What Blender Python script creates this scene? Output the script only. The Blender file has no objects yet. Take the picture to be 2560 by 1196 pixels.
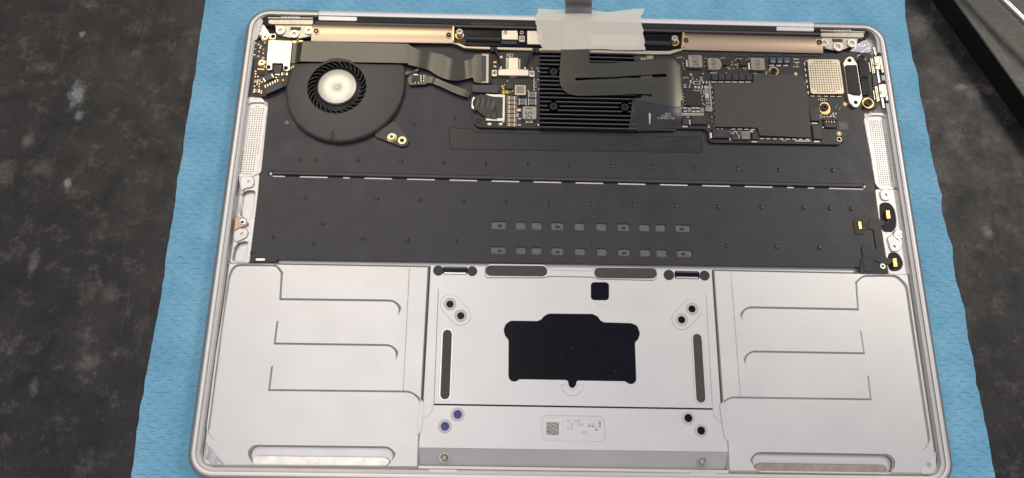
import bpy, bmesh, math, random
from mathutils import Vector, Matrix
from mathutils.geometry import delaunay_2d_cdt
random.seed(7)
MM = 0.001
sc = bpy.context.scene
col = sc.collection
PI = math.pi

# ------------------------------------------------------------------ camera
# laptop frame: mm, origin at the middle of the case, x right, y to the rear, z up
ROT = ((0.9996801067, 0.0125150595, 0.0219785701),
       (0.0183622283, -0.9567248881, -0.2904140443),
       (0.0173928959, 0.2907247183, -0.9566486426))
CAM = (-31.08752, -96.11286, 298.52296)
FOC = 1798.764
PAPER_Z = -5.0                       # top of the paper in the laptop frame
BASE = 5.4                           # laptop frame z=0 above the worktop, mm
cam = bpy.data.cameras.new('camera')
cam.sensor_width = 36.0
cam.lens = FOC / 2560 * 36.0
cam.clip_start = 0.005
cam.clip_end = 50
camo = bpy.data.objects.new('camera', cam)
col.objects.link(camo)
m3 = Matrix(ROT).transposed() @ Matrix(((1, 0, 0), (0, -1, 0), (0, 0, -1)))
camo.matrix_world = Matrix.Translation((CAM[0]*MM, CAM[1]*MM, (CAM[2]+BASE)*MM)) @ m3.to_4x4()
sc.camera = camo

# ------------------------------------------------------------------ room light
w = bpy.data.worlds.new('World')
sc.world = w
w.use_nodes = True
wn = w.node_tree.nodes; wl = w.node_tree.links
wn['Background'].inputs[1].default_value = 1.0
wtc = wn.new('ShaderNodeTexCoord'); wsx = wn.new('ShaderNodeSeparateXYZ'); wrp = wn.new('ShaderNodeValToRGB')
wl.new(wtc.outputs['Generated'], wsx.inputs[0]); wl.new(wsx.outputs['Z'], wrp.inputs[0]); wl.new(wrp.outputs[0], wn['Background'].inputs[0])
# the room: dim walls, pale ceiling overhead
wrp.color_ramp.elements[0].position = 0.0; wrp.color_ramp.elements[0].color = (0.07, 0.066, 0.07, 1)
wrp.color_ramp.elements[1].position = 0.85; wrp.color_ramp.elements[1].color = (0.53, 0.53, 0.58, 1)
we = wrp.color_ramp.elements.new(0.42); we.color = (0.17, 0.165, 0.175, 1)

def ceiling_lamp(name, loc, size, target, power, colr):
    l = bpy.data.lights.new(name, 'AREA')
    l.shape = 'RECTANGLE'
    l.size, l.size_y = size
    l.energy = power
    l.color = colr
    o = bpy.data.objects.new(name, l)
    col.objects.link(o)
    o.location = loc
    d = Vector(target) - Vector(loc)
    o.rotation_euler = d.to_track_quat('-Z', 'Y').to_euler()
    return o
ceiling_lamp('ceiling_lamp_rear_left', (-0.42, 0.72, 1.15), (0.75, 0.42), (0, 0, 0), 3.4, (1.0, 0.87, 0.64))
ceiling_lamp('ceiling_lamp_rear_right', (1.05, 0.60, 1.15), (0.30, 0.30), (0, 0, 0), 5.2, (1.0, 0.93, 0.80))
ceiling_lamp('ceiling_lamp_above', (-0.32, 0.02, 1.5), (0.85, 0.55), (0, 0, 0), 2.3, (1.0, 0.97, 0.95))
sc.view_settings.view_transform = 'Standard'
sc.view_settings.look = 'None'
sc.view_settings.exposure = 0.16
sc.view_settings.gamma = 1.0
sc.view_settings.use_curve_mapping = False
sc.render.engine = 'CYCLES'
sc.cycles.use_denoising = True
sc.cycles.max_bounces = 6

# ------------------------------------------------------------------ helpers
def at(px, py, z=0.0):
    """where the line of sight through a photograph pixel meets the level z (laptop frame, mm)"""
    d = ((px-1280)/FOC, (py-598)/FOC, 1.0)
    v = [sum(ROT[k][i]*d[k] for k in range(3)) for i in range(3)]
    t = (z-CAM[2])/v[2]
    return (CAM[0]+v[0]*t, CAM[1]+v[1]*t)
def mpp(px, py, z=0.0):
    a = at(px-5, py, z); b = at(px+5, py, z)
    return math.hypot(a[0]-b[0], a[1]-b[1])/10
def mpy(px, py, z=0.0):
    a = at(px, py-5, z); b = at(px, py+5, z)
    return math.hypot(a[0]-b[0], a[1]-b[1])/10
def P(pts, z=0.0):
    return [at(a, b, z) for a, b in pts]
class Zm:
    def __init__(s, x, y, k): s.x, s.y, s.k = x, y, k
    def __call__(s, *pts): return [(s.x+a/s.k, s.y+b/s.k) for a, b in pts]
    def p(s, a, b): return (s.x+a/s.k, s.y+b/s.k)
    def r(s, a, b, c, d): return (s.x+a/s.k, s.y+b/s.k, s.x+c/s.k, s.y+d/s.k)
zA = Zm(600, 0, 4.6); zB = Zm(1000, 0, 4.6); zC = Zm(1330, 0, 3.418); zD = Zm(1680, 40, 3.6246)
zE = Zm(580, 180, 3.986); zF = Zm(1100, 120, 5.2); zG = Zm(2000, 40, 3.987); zH = Zm(2060, 260, 2.6)
zK = Zm(1040, 630, 3.1475); zM = Zm(1740, 640, 2.1515); zL = Zm(470, 620, 2.0766); zN = Zm(1030, 980, 3.122)
zP = Zm(520, 420, 3.987); zQ = Zm(1200, 400, 3.987); zR = Zm(600, 20, 7.975); zS = Zm(580, 80, 6.645)
zT = Zm(700, 130, 4.785); zU = Zm(1020, 80, 6.646); zV = Zm(1160, 120, 5.695); zW = Zm(1560, 120, 5.4375)
zX = Zm(1680, 120, 8.542); zY = Zm(1680, 180, 6.644); zAA = Zm(1860, 120, 8.545); zAB = Zm(1760, 300, 8.533)
zAC = Zm(2000, 220, 7.975); zAD = Zm(2100, 120, 7.036); zAE = Zm(1320, 0, 6.644); zTR = Zm(2240, 0, 3.9875)

def area(l):
    return 0.5*sum(l[i-1][0]*l[i][1]-l[i][0]*l[i-1][1] for i in range(len(l)))
def ccw(l):
    return list(l) if area(l) > 0 else list(reversed(l))
def inset(l, d):
    """move a counter-clockwise loop inwards by d"""
    if abs(d) < 1e-9: return list(l)
    n = len(l); out = []
    for i in range(n):
        a, b, c = l[i-1], l[i], l[(i+1) % n]
        e1 = (b[0]-a[0], b[1]-a[1]); e2 = (c[0]-b[0], c[1]-b[1])
        l1 = math.hypot(*e1) or 1e-9; l2 = math.hypot(*e2) or 1e-9
        n1 = (-e1[1]/l1, e1[0]/l1); n2 = (-e2[1]/l2, e2[0]/l2)
        mx, my = n1[0]+n2[0], n1[1]+n2[1]
        k = mx*mx+my*my
        s = 2*d/max(k, 0.6)
        out.append((b[0]+mx*s, b[1]+my*s))
    return out
def inset_by(l, fd):
    """move each edge of a counter-clockwise loop inwards by fd(normal)"""
    n = len(l); E = []
    for i in range(n):
        a, b = l[i], l[(i+1) % n]
        e = Vector((b[0]-a[0], b[1]-a[1])); L = e.length or 1e-9; e /= L
        nn = Vector((-e.y, e.x)); E.append((Vector(a), e, nn, fd(nn.x, nn.y)))
    out = []
    for i in range(n):
        a0, e0, n0, d0 = E[i-1]; a1, e1, n1, d1 = E[i]
        p0 = a0+n0*d0; p1 = a1+n1*d1
        cr = e0.x*e1.y-e0.y*e1.x
        if abs(cr) < 0.12:
            m = (n0+n1).normalized(); q = Vector(l[i])+m*(d0+d1)/2
        else:
            t = ((p1-p0).x*e1.y-(p1-p0).y*e1.x)/cr; q = p0+e0*t
        out.append((q.x, q.y))
    return out
def rnd(l, r, n=5):
    """round the corners of a polygon; r may be a list"""
    out = []; N = len(l)
    for i in range(N):
        a, b, c = Vector(l[i-1]), Vector(l[i]), Vector(l[(i+1) % N])
        ri = r[i] if isinstance(r, (list, tuple)) else r
        u = (a-b); v = (c-b)
        lu, lv = u.length, v.length
        if ri <= 0 or lu < 1e-6 or lv < 1e-6:
            out.append((b.x, b.y)); continue
        u /= lu; v /= lv
        ang = u.angle(v, PI)
        if ang > PI-0.05:
            out.append((b.x, b.y)); continue
        t = min(ri/math.tan(ang/2), lu*0.48, lv*0.48)
        rr_ = t*math.tan(ang/2)
        bis = (u+v).normalized(); c = b+bis*(rr_/math.sin(ang/2))
        p, q = b+u*t-c, b+v*t-c
        a0 = math.atan2(p.y, p.x); da = math.atan2(q.y, q.x)-a0
        while da > PI: da -= 2*PI
        while da < -PI: da += 2*PI
        for k in range(n+1):
            s = a0+da*k/n
            out.append((c.x+rr_*math.cos(s), c.y+rr_*math.sin(s)))
    return out
def smooth(l, k=4):
    out = []; n = len(l)
    for i in range(n):
        p0, p1, p2, p3 = l[i-1], l[i], l[(i+1) % n], l[(i+2) % n]
        for j in range(k):
            t = j/k
            out.append(tuple(0.5*(2*p1[c]+(p2[c]-p0[c])*t+(2*p0[c]-5*p1[c]+4*p2[c]-p3[c])*t*t+(3*p1[c]-p0[c]-3*p2[c]+p3[c])*t**3) for c in (0, 1)))
    return out
def circ(c, r, n=20, a0=0):
    return [(c[0]+r*math.cos(a0+2*PI*i/n), c[1]+r*math.sin(a0+2*PI*i/n)) for i in range(n)]
def pcirc(px, py, rpx, z=0, n=20):
    return circ(at(px, py, z), rpx*mpp(px, py, z), n)
def stad(a, b, r, n=8):
    """capsule round two points"""
    t = math.atan2(b[1]-a[1], b[0]-a[0]); o = []
    for i in range(n+1): o.append((b[0]+r*math.cos(t-PI/2+PI*i/n), b[1]+r*math.sin(t-PI/2+PI*i/n)))
    for i in range(n+1): o.append((a[0]+r*math.cos(t+PI/2+PI*i/n), a[1]+r*math.sin(t+PI/2+PI*i/n)))
    return o
def star(c, r, n=6, k=0.62, a0=0.3):
    return [(c[0]+(r if i % 2 == 0 else r*k)*math.cos(a0+PI*i/n), c[1]+(r if i % 2 == 0 else r*k)*math.sin(a0+PI*i/n)) for i in range(2*n)]
def rectl(rc, z):
    """pixel rectangle at level z -> box aligned with the laptop"""
    x0, y0, x1, y1 = rc
    cx, cy = (x0+x1)/2, (y0+y1)/2
    c = at(cx, cy, z)
    hw = abs(x1-x0)/2*mpp(cx, cy, z); hh = abs(y1-y0)/2*mpy(cx, cy, z)
    return [(c[0]-hw, c[1]-hh), (c[0]+hw, c[1]-hh), (c[0]+hw, c[1]+hh), (c[0]-hw, c[1]+hh)]
def rrect(rc, z, r, n=4):
    return rnd(rectl(rc, z), r, n)

class MB:
    def __init__(s): s.v = []; s.f = []; s.m = []
    def add(s, vs, fs, mi=0):
        o = len(s.v); s.v += [tuple(v) for v in vs]
        for f in fs: s.f.append(tuple(o+i for i in f)); s.m.append(mi)
    def cap(s, loops, z, up=True, mi=0, extra=()):
        pts = []; faces = []
        for l in loops:
            o = len(pts); pts += [Vector(p) for p in l]; faces.append(list(range(o, o+len(l))))
        pts += [Vector(p) for p in extra]
        V, E_, F, a_, b_, c_ = delaunay_2d_cdt(pts, [], faces, 2 if len(loops) > 1 else 1, 1e-6)
        zf = z if callable(z) else (lambda x, y: z)
        fs = []
        for f in F:
            if area([V[i] for i in f]) < 0: f = list(reversed(f))
            fs.append(tuple(f) if up else tuple(reversed(f)))
        s.add([(p.x, p.y, zf(p.x, p.y)) for p in V], fs, mi)
    def wall(s, l0, z0, l1, z1, mi=0, flip=False):
        n = len(l0); a = z0 if callable(z0) else (lambda x, y: z0); b = z1 if callable(z1) else (lambda x, y: z1)
        vs = [(p[0], p[1], a(*p)) for p in l0]+[(p[0], p[1], b(*p)) for p in l1]
        fs = []
        for i in range(n):
            j = (i+1) % n
            q = (i, j, n+j, n+i)
            fs.append(tuple(reversed(q)) if flip else q)
        s.add(vs, fs, mi)
    def prism(s, loops, z0, z1, ch=0, mi=0, bottom=False, extra=(), hole_by=None):
        loops = [ccw(l) for l in loops]
        tops = []
        for k, l in enumerate(loops):
            t = inset_by(l, lambda x, y: -hole_by(x, y)) if (hole_by and k) else inset(l, ch if k == 0 else -ch)
            tops.append(t)
            if ch:
                zc = (lambda x, y: z1(x, y)-ch) if callable(z1) else z1-ch
                s.wall(l, z0, l, zc, mi, flip=k > 0)
                s.wall(l, zc, t, z1, mi, flip=k > 0)
            else:
                s.wall(l, z0, l, z1, mi, flip=k > 0)
        s.cap(tops, z1, True, mi, extra)
        if bottom: s.cap(loops, z0, False, mi)
    def box(s, a, b, mi=0):
        (x0, y0, z0), (x1, y1, z1) = a, b
        s.add([(x0, y0, z0), (x1, y0, z0), (x1, y1, z0), (x0, y1, z0), (x0, y0, z1), (x1, y0, z1), (x1, y1, z1), (x0, y1, z1)],
              [(3, 2, 1, 0), (4, 5, 6, 7), (0, 1, 5, 4), (1, 2, 6, 5), (2, 3, 7, 6), (3, 0, 4, 7)], mi)
    def tube(s, pts, r, n=10, mi=0, caps=True):
        """round bar through 3-D points; r may be a list"""
        rings = []
        for i, p in enumerate(pts):
            p = Vector(p)
            d = (Vector(pts[min(i+1, len(pts)-1)])-Vector(pts[max(i-1, 0)])).normalized()
            u = d.cross(Vector((0, 0, 1)))
            if u.length < 1e-3: u = Vector((1, 0, 0))
            u.normalize(); v = u.cross(d)
            ri = r[i] if isinstance(r, (list, tuple)) else r
            rings.append([p+u*ri*math.cos(2*PI*k/n)+v*ri*math.sin(2*PI*k/n) for k in range(n)])
        vs = [q for g in rings for q in g]; fs = []
        for i in range(len(pts)-1):
            for k in range(n):
                fs.append((i*n+k, i*n+(k+1) % n, (i+1)*n+(k+1) % n, (i+1)*n+k))
        if caps:
            fs.append(tuple(reversed(range(n)))); fs.append(tuple(range((len(pts)-1)*n, len(pts)*n)))
        s.add(vs, fs, mi)
    def sweep(s, loops, mi=0, close=False):
        """loops: list of (loop, z) joined in order"""
        for (l0, z0), (l1, z1) in zip(loops, loops[1:]): s.wall(l0, z0, l1, z1, mi)
    def ribbon(s, secs, th, mi=0, sub=6):
        """secs: (left point, right point, z) in mm; smooth strip with thickness"""
        n = len(secs); L = []
        def cr(p0, p1, p2, p3, t): return 0.5*(2*p1+(p2-p0)*t+(2*p0-5*p1+4*p2-p3)*t*t+(3*p1-p0-3*p2+p3)*t**3)
        A = [Vector((*a, z)) for a, b, z in secs]; B = [Vector((*b, z)) for a, b, z in secs]
        for i in range(n-1):
            for j in range(sub+(i == n-2)):
                t = j/sub; g = lambda Q: cr(Q[max(i-1, 0)], Q[i], Q[i+1], Q[min(i+2, n-1)], t)
                L.append((g(A), g(B)))
        vs = []
        for a, b in L:
            dn = Vector((0, 0, -th))
            vs += [a, b, b+dn, a+dn]
        fs = []
        for i in range(len(L)-1):
            o, q = i*4, i*4+4
            for k in range(4):
                fs.append((o+k, o+(k+1) % 4, q+(k+1) % 4, q+k))
        fs.append((3, 2, 1, 0)); e = (len(L)-1)*4; fs.append((e, e+1, e+2, e+3))
        s.add(vs, fs, mi)
    def mesh(s, name, mats, dz=0.0, ang=35):
        me = bpy.data.meshes.new(name)
        me.from_pydata([(x*MM, y*MM, (z+dz)*MM) for x, y, z in s.v], [], s.f)
        me.polygons.foreach_set('material_index', s.m)
        for mt in (mats if isinstance(mats, (list, tuple)) else [mats]): me.materials.append(mt)
        me.update()
        bm = bmesh.new(); bm.from_mesh(me)
        bmesh.ops.remove_doubles(bm, verts=bm.verts, dist=1e-7)
        bmesh.ops.recalc_face_normals(bm, faces=bm.faces) if s.__dict__.get('fixn') else None
        bm.to_mesh(me); bm.free()
        me.shade_smooth()
        me.set_sharp_from_angle(angle=math.radians(ang))
        return me

LIFT = -PAPER_Z      # laptop meshes are stored above the laptop's base
def link(name, me, parent=None):
    o = bpy.data.objects.new(name, me)
    col.objects.link(o)
    if parent: o.parent = parent
    return o
def obj(name, mb, mats, parent, ang=35):
    return link(name, mb.mesh(name, mats, LIFT, ang), parent)
def plate(name, loops, z0, z1, mat, parent, ch=0.0, bottom=False, ang=35):
    mb = MB()
    if loops and isinstance(loops[0][0], (int, float)): loops = [loops]
    mb.prism(loops, z0, z1, ch, 0, bottom)
    return obj(name, mb, mat, parent, ang)
def tag(o, label, cat, group=None, kind=None):
    if label: o['label'] = label
    if cat: o['category'] = cat
    if group: o['group'] = group
    if kind: o['kind'] = kind
    return o

# ------------------------------------------------------------------ materials
def mat(name, c, metal=0.0, rough=0.5, var=0.0, vs=300.0, bump=0.0, bs=2000.0, spec=0.5, coat=0.0, rv=0.0, c2=None, stretch=None, detail=4):
    m = bpy.data.materials.new(name); m.use_nodes = True
    nt = m.node_tree; b = nt.nodes['Principled BSDF']
    b.inputs['Base Color'].default_value = (*c, 1)
    b.inputs['Metallic'].default_value = metal
    b.inputs['Roughness'].default_value = rough
    b.inputs['Specular IOR Level'].default_value = spec
    b.inputs['Coat Weight'].default_value = coat
    b.inputs['Coat Roughness'].default_value = 0.15
    tc = nt.nodes.new('ShaderNodeTexCoord'); src = tc.outputs['Object']
    if stretch:
        mp = nt.nodes.new('ShaderNodeMapping'); mp.inputs['Scale'].default_value = stretch
        nt.links.new(src, mp.inputs[0]); src = mp.outputs[0]
    if var or rv:
        n = nt.nodes.new('ShaderNodeTexNoise'); n.inputs['Scale'].default_value = vs; n.inputs['Detail'].default_value = detail
        n.inputs['Roughness'].default_value = 0.6
        nt.links.new(src, n.inputs['Vector'])
        if var:
            r = nt.nodes.new('ShaderNodeValToRGB')
            e = r.color_ramp.elements
            e[0].position, e[1].position = 0.3, 0.7
            d = c2 or tuple(min(1, x*(1+var)) for x in c)
            e[0].color = (*(tuple(x*(1-var) for x in c) if not c2 else c), 1); e[1].color = (*d, 1)
            nt.links.new(n.outputs['Fac'], r.inputs[0]); nt.links.new(r.outputs[0], b.inputs['Base Color'])
        if rv:
            mr = nt.nodes.new('ShaderNodeMapRange')
            mr.inputs[1].default_value, mr.inputs[2].default_value = 0.25, 0.75
            mr.inputs[3].default_value, mr.inputs[4].default_value = max(0.02, rough-rv), rough+rv
            nt.links.new(n.outputs['Fac'], mr.inputs[0]); nt.links.new(mr.outputs[0], b.inputs['Roughness'])
    if bump:
        n2 = nt.nodes.new('ShaderNodeTexNoise'); n2.inputs['Scale'].default_value = bs; n2.inputs['Detail'].default_value = 3
        nt.links.new(src, n2.inputs['Vector'])
        bp = nt.nodes.new('ShaderNodeBump'); bp.inputs['Strength'].default_value = bump; bp.inputs['Distance'].default_value = 0.0002
        nt.links.new(n2.outputs['Fac'], bp.inputs['Height']); nt.links.new(bp.outputs[0], b.inputs['Normal'])
    return m
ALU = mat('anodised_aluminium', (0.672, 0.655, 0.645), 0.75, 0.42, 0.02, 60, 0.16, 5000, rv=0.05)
ALU_RAW = mat('machined_aluminium', (0.74, 0.73, 0.72), 0.9, 0.36, 0.06, 250, 0.05, 1500)
ALU_POL = mat('polished_aluminium', (0.88, 0.87, 0.86), 1.0, 0.14, 0.08, 500, 0.6, 500)
ALU_LEDGE = mat('shaded_aluminium_ledge', (0.54, 0.525, 0.52), 0.7, 0.5, 0.04, 80, 0.1, 4000)  # darker copy of the aluminium; shade of tilted faces is in its colour
ALU_SIDE = mat('shaded_aluminium_edge', (0.50, 0.475, 0.46), 0.75, 0.42, 0.05, 80, 0.1, 4000)  # case aluminium darkened in colour to stand for shade on the sides
PLATE = mat('black_film', (0.0265, 0.0235, 0.0320), 0.0, 0.44, 0.22, 120, 0.12, 900, rv=0.08)
PLATE2 = mat('black_film_patch', (0.016, 0.015, 0.016), 0.0, 0.36, 0.2, 150, 0.1, 900, rv=0.06)
CAVITY = mat('cavity_shade', (0.006, 0.006, 0.007), 0.0, 0.6, 0.2, 300)  # near-black colour paints in the darkness of gaps and recesses
KEYGREY = mat('grey_key_underside', (0.135, 0.130, 0.146), 0.0, 0.45, 0.25, 900)
FANM = mat('black_fan_plastic', (0.070, 0.064, 0.060), 0.0, 0.48, 0.12, 200, 0.16, 2600, rv=0.06)
FANB = mat('fan_blade_plastic', (0.010, 0.0095, 0.0095), 0.0, 0.42)
HUBM = mat('turned_steel', (0.88, 0.84, 0.72), 0.7, 0.48, 0.03, 200, 0.03, 800)
PCB = mat('brown_black_circuit_board', (0.020, 0.0155, 0.0135), 0.0, 0.40, 0.3, 350, 0.05, 1500, rv=0.06)
SHIELD = mat('charcoal_shield_film', (0.050, 0.044, 0.039), 0.0, 0.46, 0.12, 400, 0.25, 2500, rv=0.08)
CREAM = mat('nickel_plate', (0.74, 0.68, 0.56), 0.95, 0.34, 0.05, 200, 0.06, 1500, rv=0.05)
CREAM2 = mat('perforated_nickel', (0.58, 0.50, 0.38), 0.95, 0.36, 0.04, 200, 0.05, 1500)
GOLD = mat('gold_plating', (0.83, 0.56, 0.22), 1.0, 0.28, 0.15, 900)
BARM = mat('copper_tinted_hinge_bar', (0.53, 0.40, 0.28), 1.0, 0.30, 0.05, 40, 0.06, 500, stretch=(0.25, 1, 1))
STEEL = mat('screw_steel', (0.74, 0.70, 0.62), 1.0, 0.30, 0.1, 700)
HINGE = mat('hinge_steel', (0.48, 0.44, 0.36), 1.0, 0.38, 0.1, 400, 0.05, 1500)
COPPER = mat('copper_screw', (0.80, 0.55, 0.40), 1.0, 0.28, 0.1, 700)
BLKSCREW = mat('black_screw', (0.012, 0.011, 0.011), 0.3, 0.32)
FLEX = mat('olive_flex_cable', (0.058, 0.055, 0.037), 0.15, 0.25, 0.15, 60, 0.05, 500, coat=0.3, rv=0.05)
FLEXB = mat('black_flex_cable', (0.020, 0.019, 0.020), 0.1, 0.42, 0.15, 60, 0.03, 500)
FLEXG = mat('grey_cable_tape', (0.060, 0.060, 0.062), 0.0, 0.42, 0.1, 200)
FINM = mat('black_heatsink', (0.105, 0.098, 0.118), 0.6, 0.32, 0.1, 200)
INDM = mat('grey_inductor', (0.30, 0.265, 0.22), 0.25, 0.5, 0.08, 900, 0.1, 3000)
CHIP = mat('black_chip', (0.013, 0.012, 0.012), 0.0, 0.42, 0.2, 600)
CHIPG = mat('slate_capacitor_block', (0.030, 0.031, 0.037), 0.0, 0.38, 0.15, 700)
CHIPB = mat('blue_grey_block', (0.055, 0.066, 0.088), 0.0, 0.36, 0.15, 900)
TIN = mat('solder_tin', (0.58, 0.55, 0.49), 0.95, 0.33, 0.1, 900)
TAN = mat('tan_ceramic', (0.33, 0.235, 0.15), 0.0, 0.45, 0.12, 1500)
TANG = mat('grey_ceramic', (0.22, 0.19, 0.16), 0.0, 0.45, 0.12, 1500)
YEL = mat('yellow_varnish', (0.80, 0.56, 0.02), 0.0, 0.35, 0.3, 2000)
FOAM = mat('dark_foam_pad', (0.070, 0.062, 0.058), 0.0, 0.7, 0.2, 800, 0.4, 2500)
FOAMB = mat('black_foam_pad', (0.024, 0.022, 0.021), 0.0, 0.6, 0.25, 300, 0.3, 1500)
RUBBER = mat('black_rubber', (0.026, 0.025, 0.028), 0.0, 0.5, 0.2, 900, 0.2, 2000)
GLASS = mat('black_trackpad_glass', (0.0030, 0.0034, 0.0075), 0.0, 0.18, 0.2, 100, spec=0.16)
INDIGO = mat('indigo_film', (0.035, 0.05, 0.24), 0.0, 0.3)
WHITE = mat('white_light_guide', (0.72, 0.72, 0.76), 0.0, 0.4)
WHITEPRINT = mat('white_print', (0.6, 0.6, 0.6), 0.0, 0.6)
GREYPRINT = mat('dark_print', (0.06, 0.055, 0.05), 0.0, 0.6)
ETCH = mat('laser_etching', (0.36, 0.35, 0.34), 0.2, 0.6, 0.55, 2000, detail=1)
MAGNET = mat('nickel_magnet', (0.84, 0.79, 0.72), 0.5, 0.34, 0.18, 220, 0.05, 600)
MAGNETR = mat('brown_nickel_magnet', (0.40, 0.35, 0.29), 0.6, 0.34, 0.18, 220, 0.05, 600)
ORANGE = mat('bronze_bracket', (0.50, 0.36, 0.27), 0.8, 0.4)

CHROME = mat('chromed_steel', (0.80, 0.78, 0.76), 1.0, 0.16)
BROWNPOL = mat('scuffed_brown_steel', (0.50, 0.46, 0.46), 1.0, 0.18, 0.15, 600, 0.4, 400)
# ------------------------------------------------------------------ worktop
def worktop_material():
    m = bpy.data.materials.new('worn_dark_laminate'); m.use_nodes = True
    nt = m.node_tree; b = nt.nodes['Principled BSDF']; N = nt.nodes.new; K = nt.links.new
    tc = N('ShaderNodeTexCoord'); src = tc.outputs['Object']
    def noise(s, d, ro=0.6, dist=0.0):
        n = N('ShaderNodeTexNoise'); n.inputs['Scale'].default_value = s; n.inputs['Detail'].default_value = d
        n.inputs['Roughness'].default_value = ro; n.inputs['Distortion'].default_value = dist
        K(src, n.inputs['Vector']); return n.outputs['Fac']
    def ramp(f, stops):
        r = N('ShaderNodeValToRGB'); e = r.color_ramp.elements
        while len(e) < len(stops): e.new(0.5)
        for i, (p, c) in enumerate(stops): e[i].position = p; e[i].color = (*c, 1) if isinstance(c, tuple) else (c, c, c, 1)
        K(f, r.inputs[0]); return r.outputs[0]
    def mix(f, a, c, mode='MIX'):
        x = N('ShaderNodeMixRGB'); x.blend_type = mode
        if hasattr(f, 'is_linked'): K(f, x.inputs[0])
        else: x.inputs[0].default_value = f
        for i, q in ((1, a), (2, c)):
            if isinstance(q, tuple): x.inputs[i].default_value = (*q, 1)
            else: K(q, x.inputs[i])
        return x.outputs[0]
    base = ramp(noise(24, 12, 0.78, 0.1), [(0.34, (0.0065, 0.0060, 0.0066)), (0.50, (0.017, 0.0152, 0.0148)), (0.66, (0.036, 0.0315, 0.0295))])
    blot = ramp(noise(85, 12, 0.78, 0.1), [(0.52, 0.0), (0.66, 1.0)])
    c1 = mix(blot, base, (0.090, 0.082, 0.078))
    speck = ramp(noise(170, 7, 0.7, 0.1), [(0.67, 0.0), (0.74, 1.0)])
    c2 = mix(speck, c1, (0.17, 0.165, 0.165))
    dark = ramp(noise(48, 9, 0.70, 0.2), [(0.34, 1.0), (0.50, 0.0)])
    c3 = mix(dark, c2, (0.0045, 0.0042, 0.0048))
    # pale worn-through stains of their own shape
    def stain(px, py, rx, ry, c, colr, edge=0.25):
        x, y = at(px, py, PAPER_Z-0.4)
        dn = N('ShaderNodeTexNoise'); dn.inputs['Scale'].default_value = 230; dn.inputs['Detail'].default_value = 8; dn.inputs['Roughness'].default_value = 0.72; K(src, dn.inputs['Vector'])
        sb = N('ShaderNodeVectorMath'); sb.operation = 'SUBTRACT'; K(src, sb.inputs[0]); sb.inputs[1].default_value = (x*MM, y*MM, 0)
        sl = N('ShaderNodeVectorMath'); sl.operation = 'MULTIPLY'; K(sb.outputs[0], sl.inputs[0]); sl.inputs[1].default_value = (1/(rx*MM), 1/(ry*MM), 0)
        ln = N('ShaderNodeVectorMath'); ln.operation = 'LENGTH'; K(sl.outputs[0], ln.inputs[0])
        ad = N('ShaderNodeMath'); ad.operation = 'MULTIPLY_ADD'; K(dn.outputs['Fac'], ad.inputs[0]); ad.inputs[1].default_value = 2.4; K(ln.outputs['Value'], ad.inputs[2])
        f = ramp(ad.outputs[0], [(0.0, 0.0), (1.0, 0.0)])
        mr = N('ShaderNodeMapRange'); K(ad.outputs[0], mr.inputs[0])
        mr.inputs[1].default_value = 2.1; mr.inputs[2].default_value = 2.1-edge*3; mr.inputs[3].default_value = 0; mr.inputs[4].default_value = 1
        return mix(mr.outputs[0], c, colr)
    for px, py, rx, ry, cl in ((193, 238, 5.2, 8.5, (0.22, 0.23, 0.24)), (197, 290, 3.4, 3.2, (0.16, 0.165, 0.17)), (170, 458, 2.3, 3.2, (0.25, 0.25, 0.25)),
                               (206, 86, 2.4, 2.2, (0.22, 0.22, 0.21)), (70, 352, 4.5, 5.0, (0.10, 0.098, 0.095)), (110, 168, 9, 4.5, (0.075, 0.068, 0.062)),
                               (220, 910, 6.5, 5.0, (0.10, 0.095, 0.09)), (85, 655, 3.0, 8.5, (0.105, 0.10, 0.098)), (15, 430, 5.0, 7.0, (0.085, 0.078, 0.07)),
                               (275, 735, 5.0, 5.5, (0.075, 0.07, 0.068)), (85, 970, 2.4, 5.0, (0.12, 0.115, 0.11)), (105, 420, 8, 6, (0.07, 0.064, 0.058)),
                               (2470, 580, 3.0, 5.0, (0.15, 0.145, 0.14)), (2402, 218, 3.6, 2.4, (0.16, 0.155, 0.15)), (2292, 62, 9, 9, (0.09, 0.082, 0.076))):
        c3 = stain(px, py, rx, ry, c3, cl)
    # fine straight scratches: sharp ridges of stretched noise at two bearings
    for ang, st in ((0.5, 1.0), (1.9, 0.8), (2.6, 0.7)):
        mp = N('ShaderNodeMapping'); K(src, mp.inputs[0]); mp.inputs['Rotation'].default_value = (0, 0, ang); mp.inputs['Scale'].default_value = (620, 14, 1)
        v = N('ShaderNodeTexNoise'); K(mp.outputs[0], v.inputs['Vector']); v.inputs['Scale'].default_value = 1.0; v.inputs['Detail'].default_value = 1
        f = ramp(v.outputs['Fac'], [(0.755, 0.0), (0.77, st), (0.785, 0.0)])
        f2 = N('ShaderNodeMath'); f2.operation = 'MULTIPLY'; K(f, f2.inputs[0]); f2.inputs[1].default_value = 0.45
        c3 = mix(f2.outputs[0], c3, (0.14, 0.13, 0.125))
    grain = ramp(noise(520, 6, 0.75), [(0.30, (0.45, 0.45, 0.45)), (0.52, (0.95, 0.95, 0.95)), (0.75, (1.75, 1.72, 1.68))])
    c3 = mix(0.9, c3, grain, 'MULTIPLY')
    K(c3, b.inputs['Base Color'])
    rr = ramp(noise(70, 6, 0.7), [(0.3, 0.38), (0.7, 0.60)])
    K(rr, b.inputs['Roughness'])
    b.inputs['Specular IOR Level'].default_value = 0.42
    bp = N('ShaderNodeBump'); bp.inputs['Strength'].default_value = 0.25; bp.inputs['Distance'].default_value = 0.0003
    K(noise(900, 5, 0.7), bp.inputs['Height']); K(bp.outputs[0], b.inputs['Normal'])
    return m
mb = MB()
mb.box((-900, -700, -30), (900, 700, 0))
wt = link('worktop', mb.mesh('worktop', worktop_material()))
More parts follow.
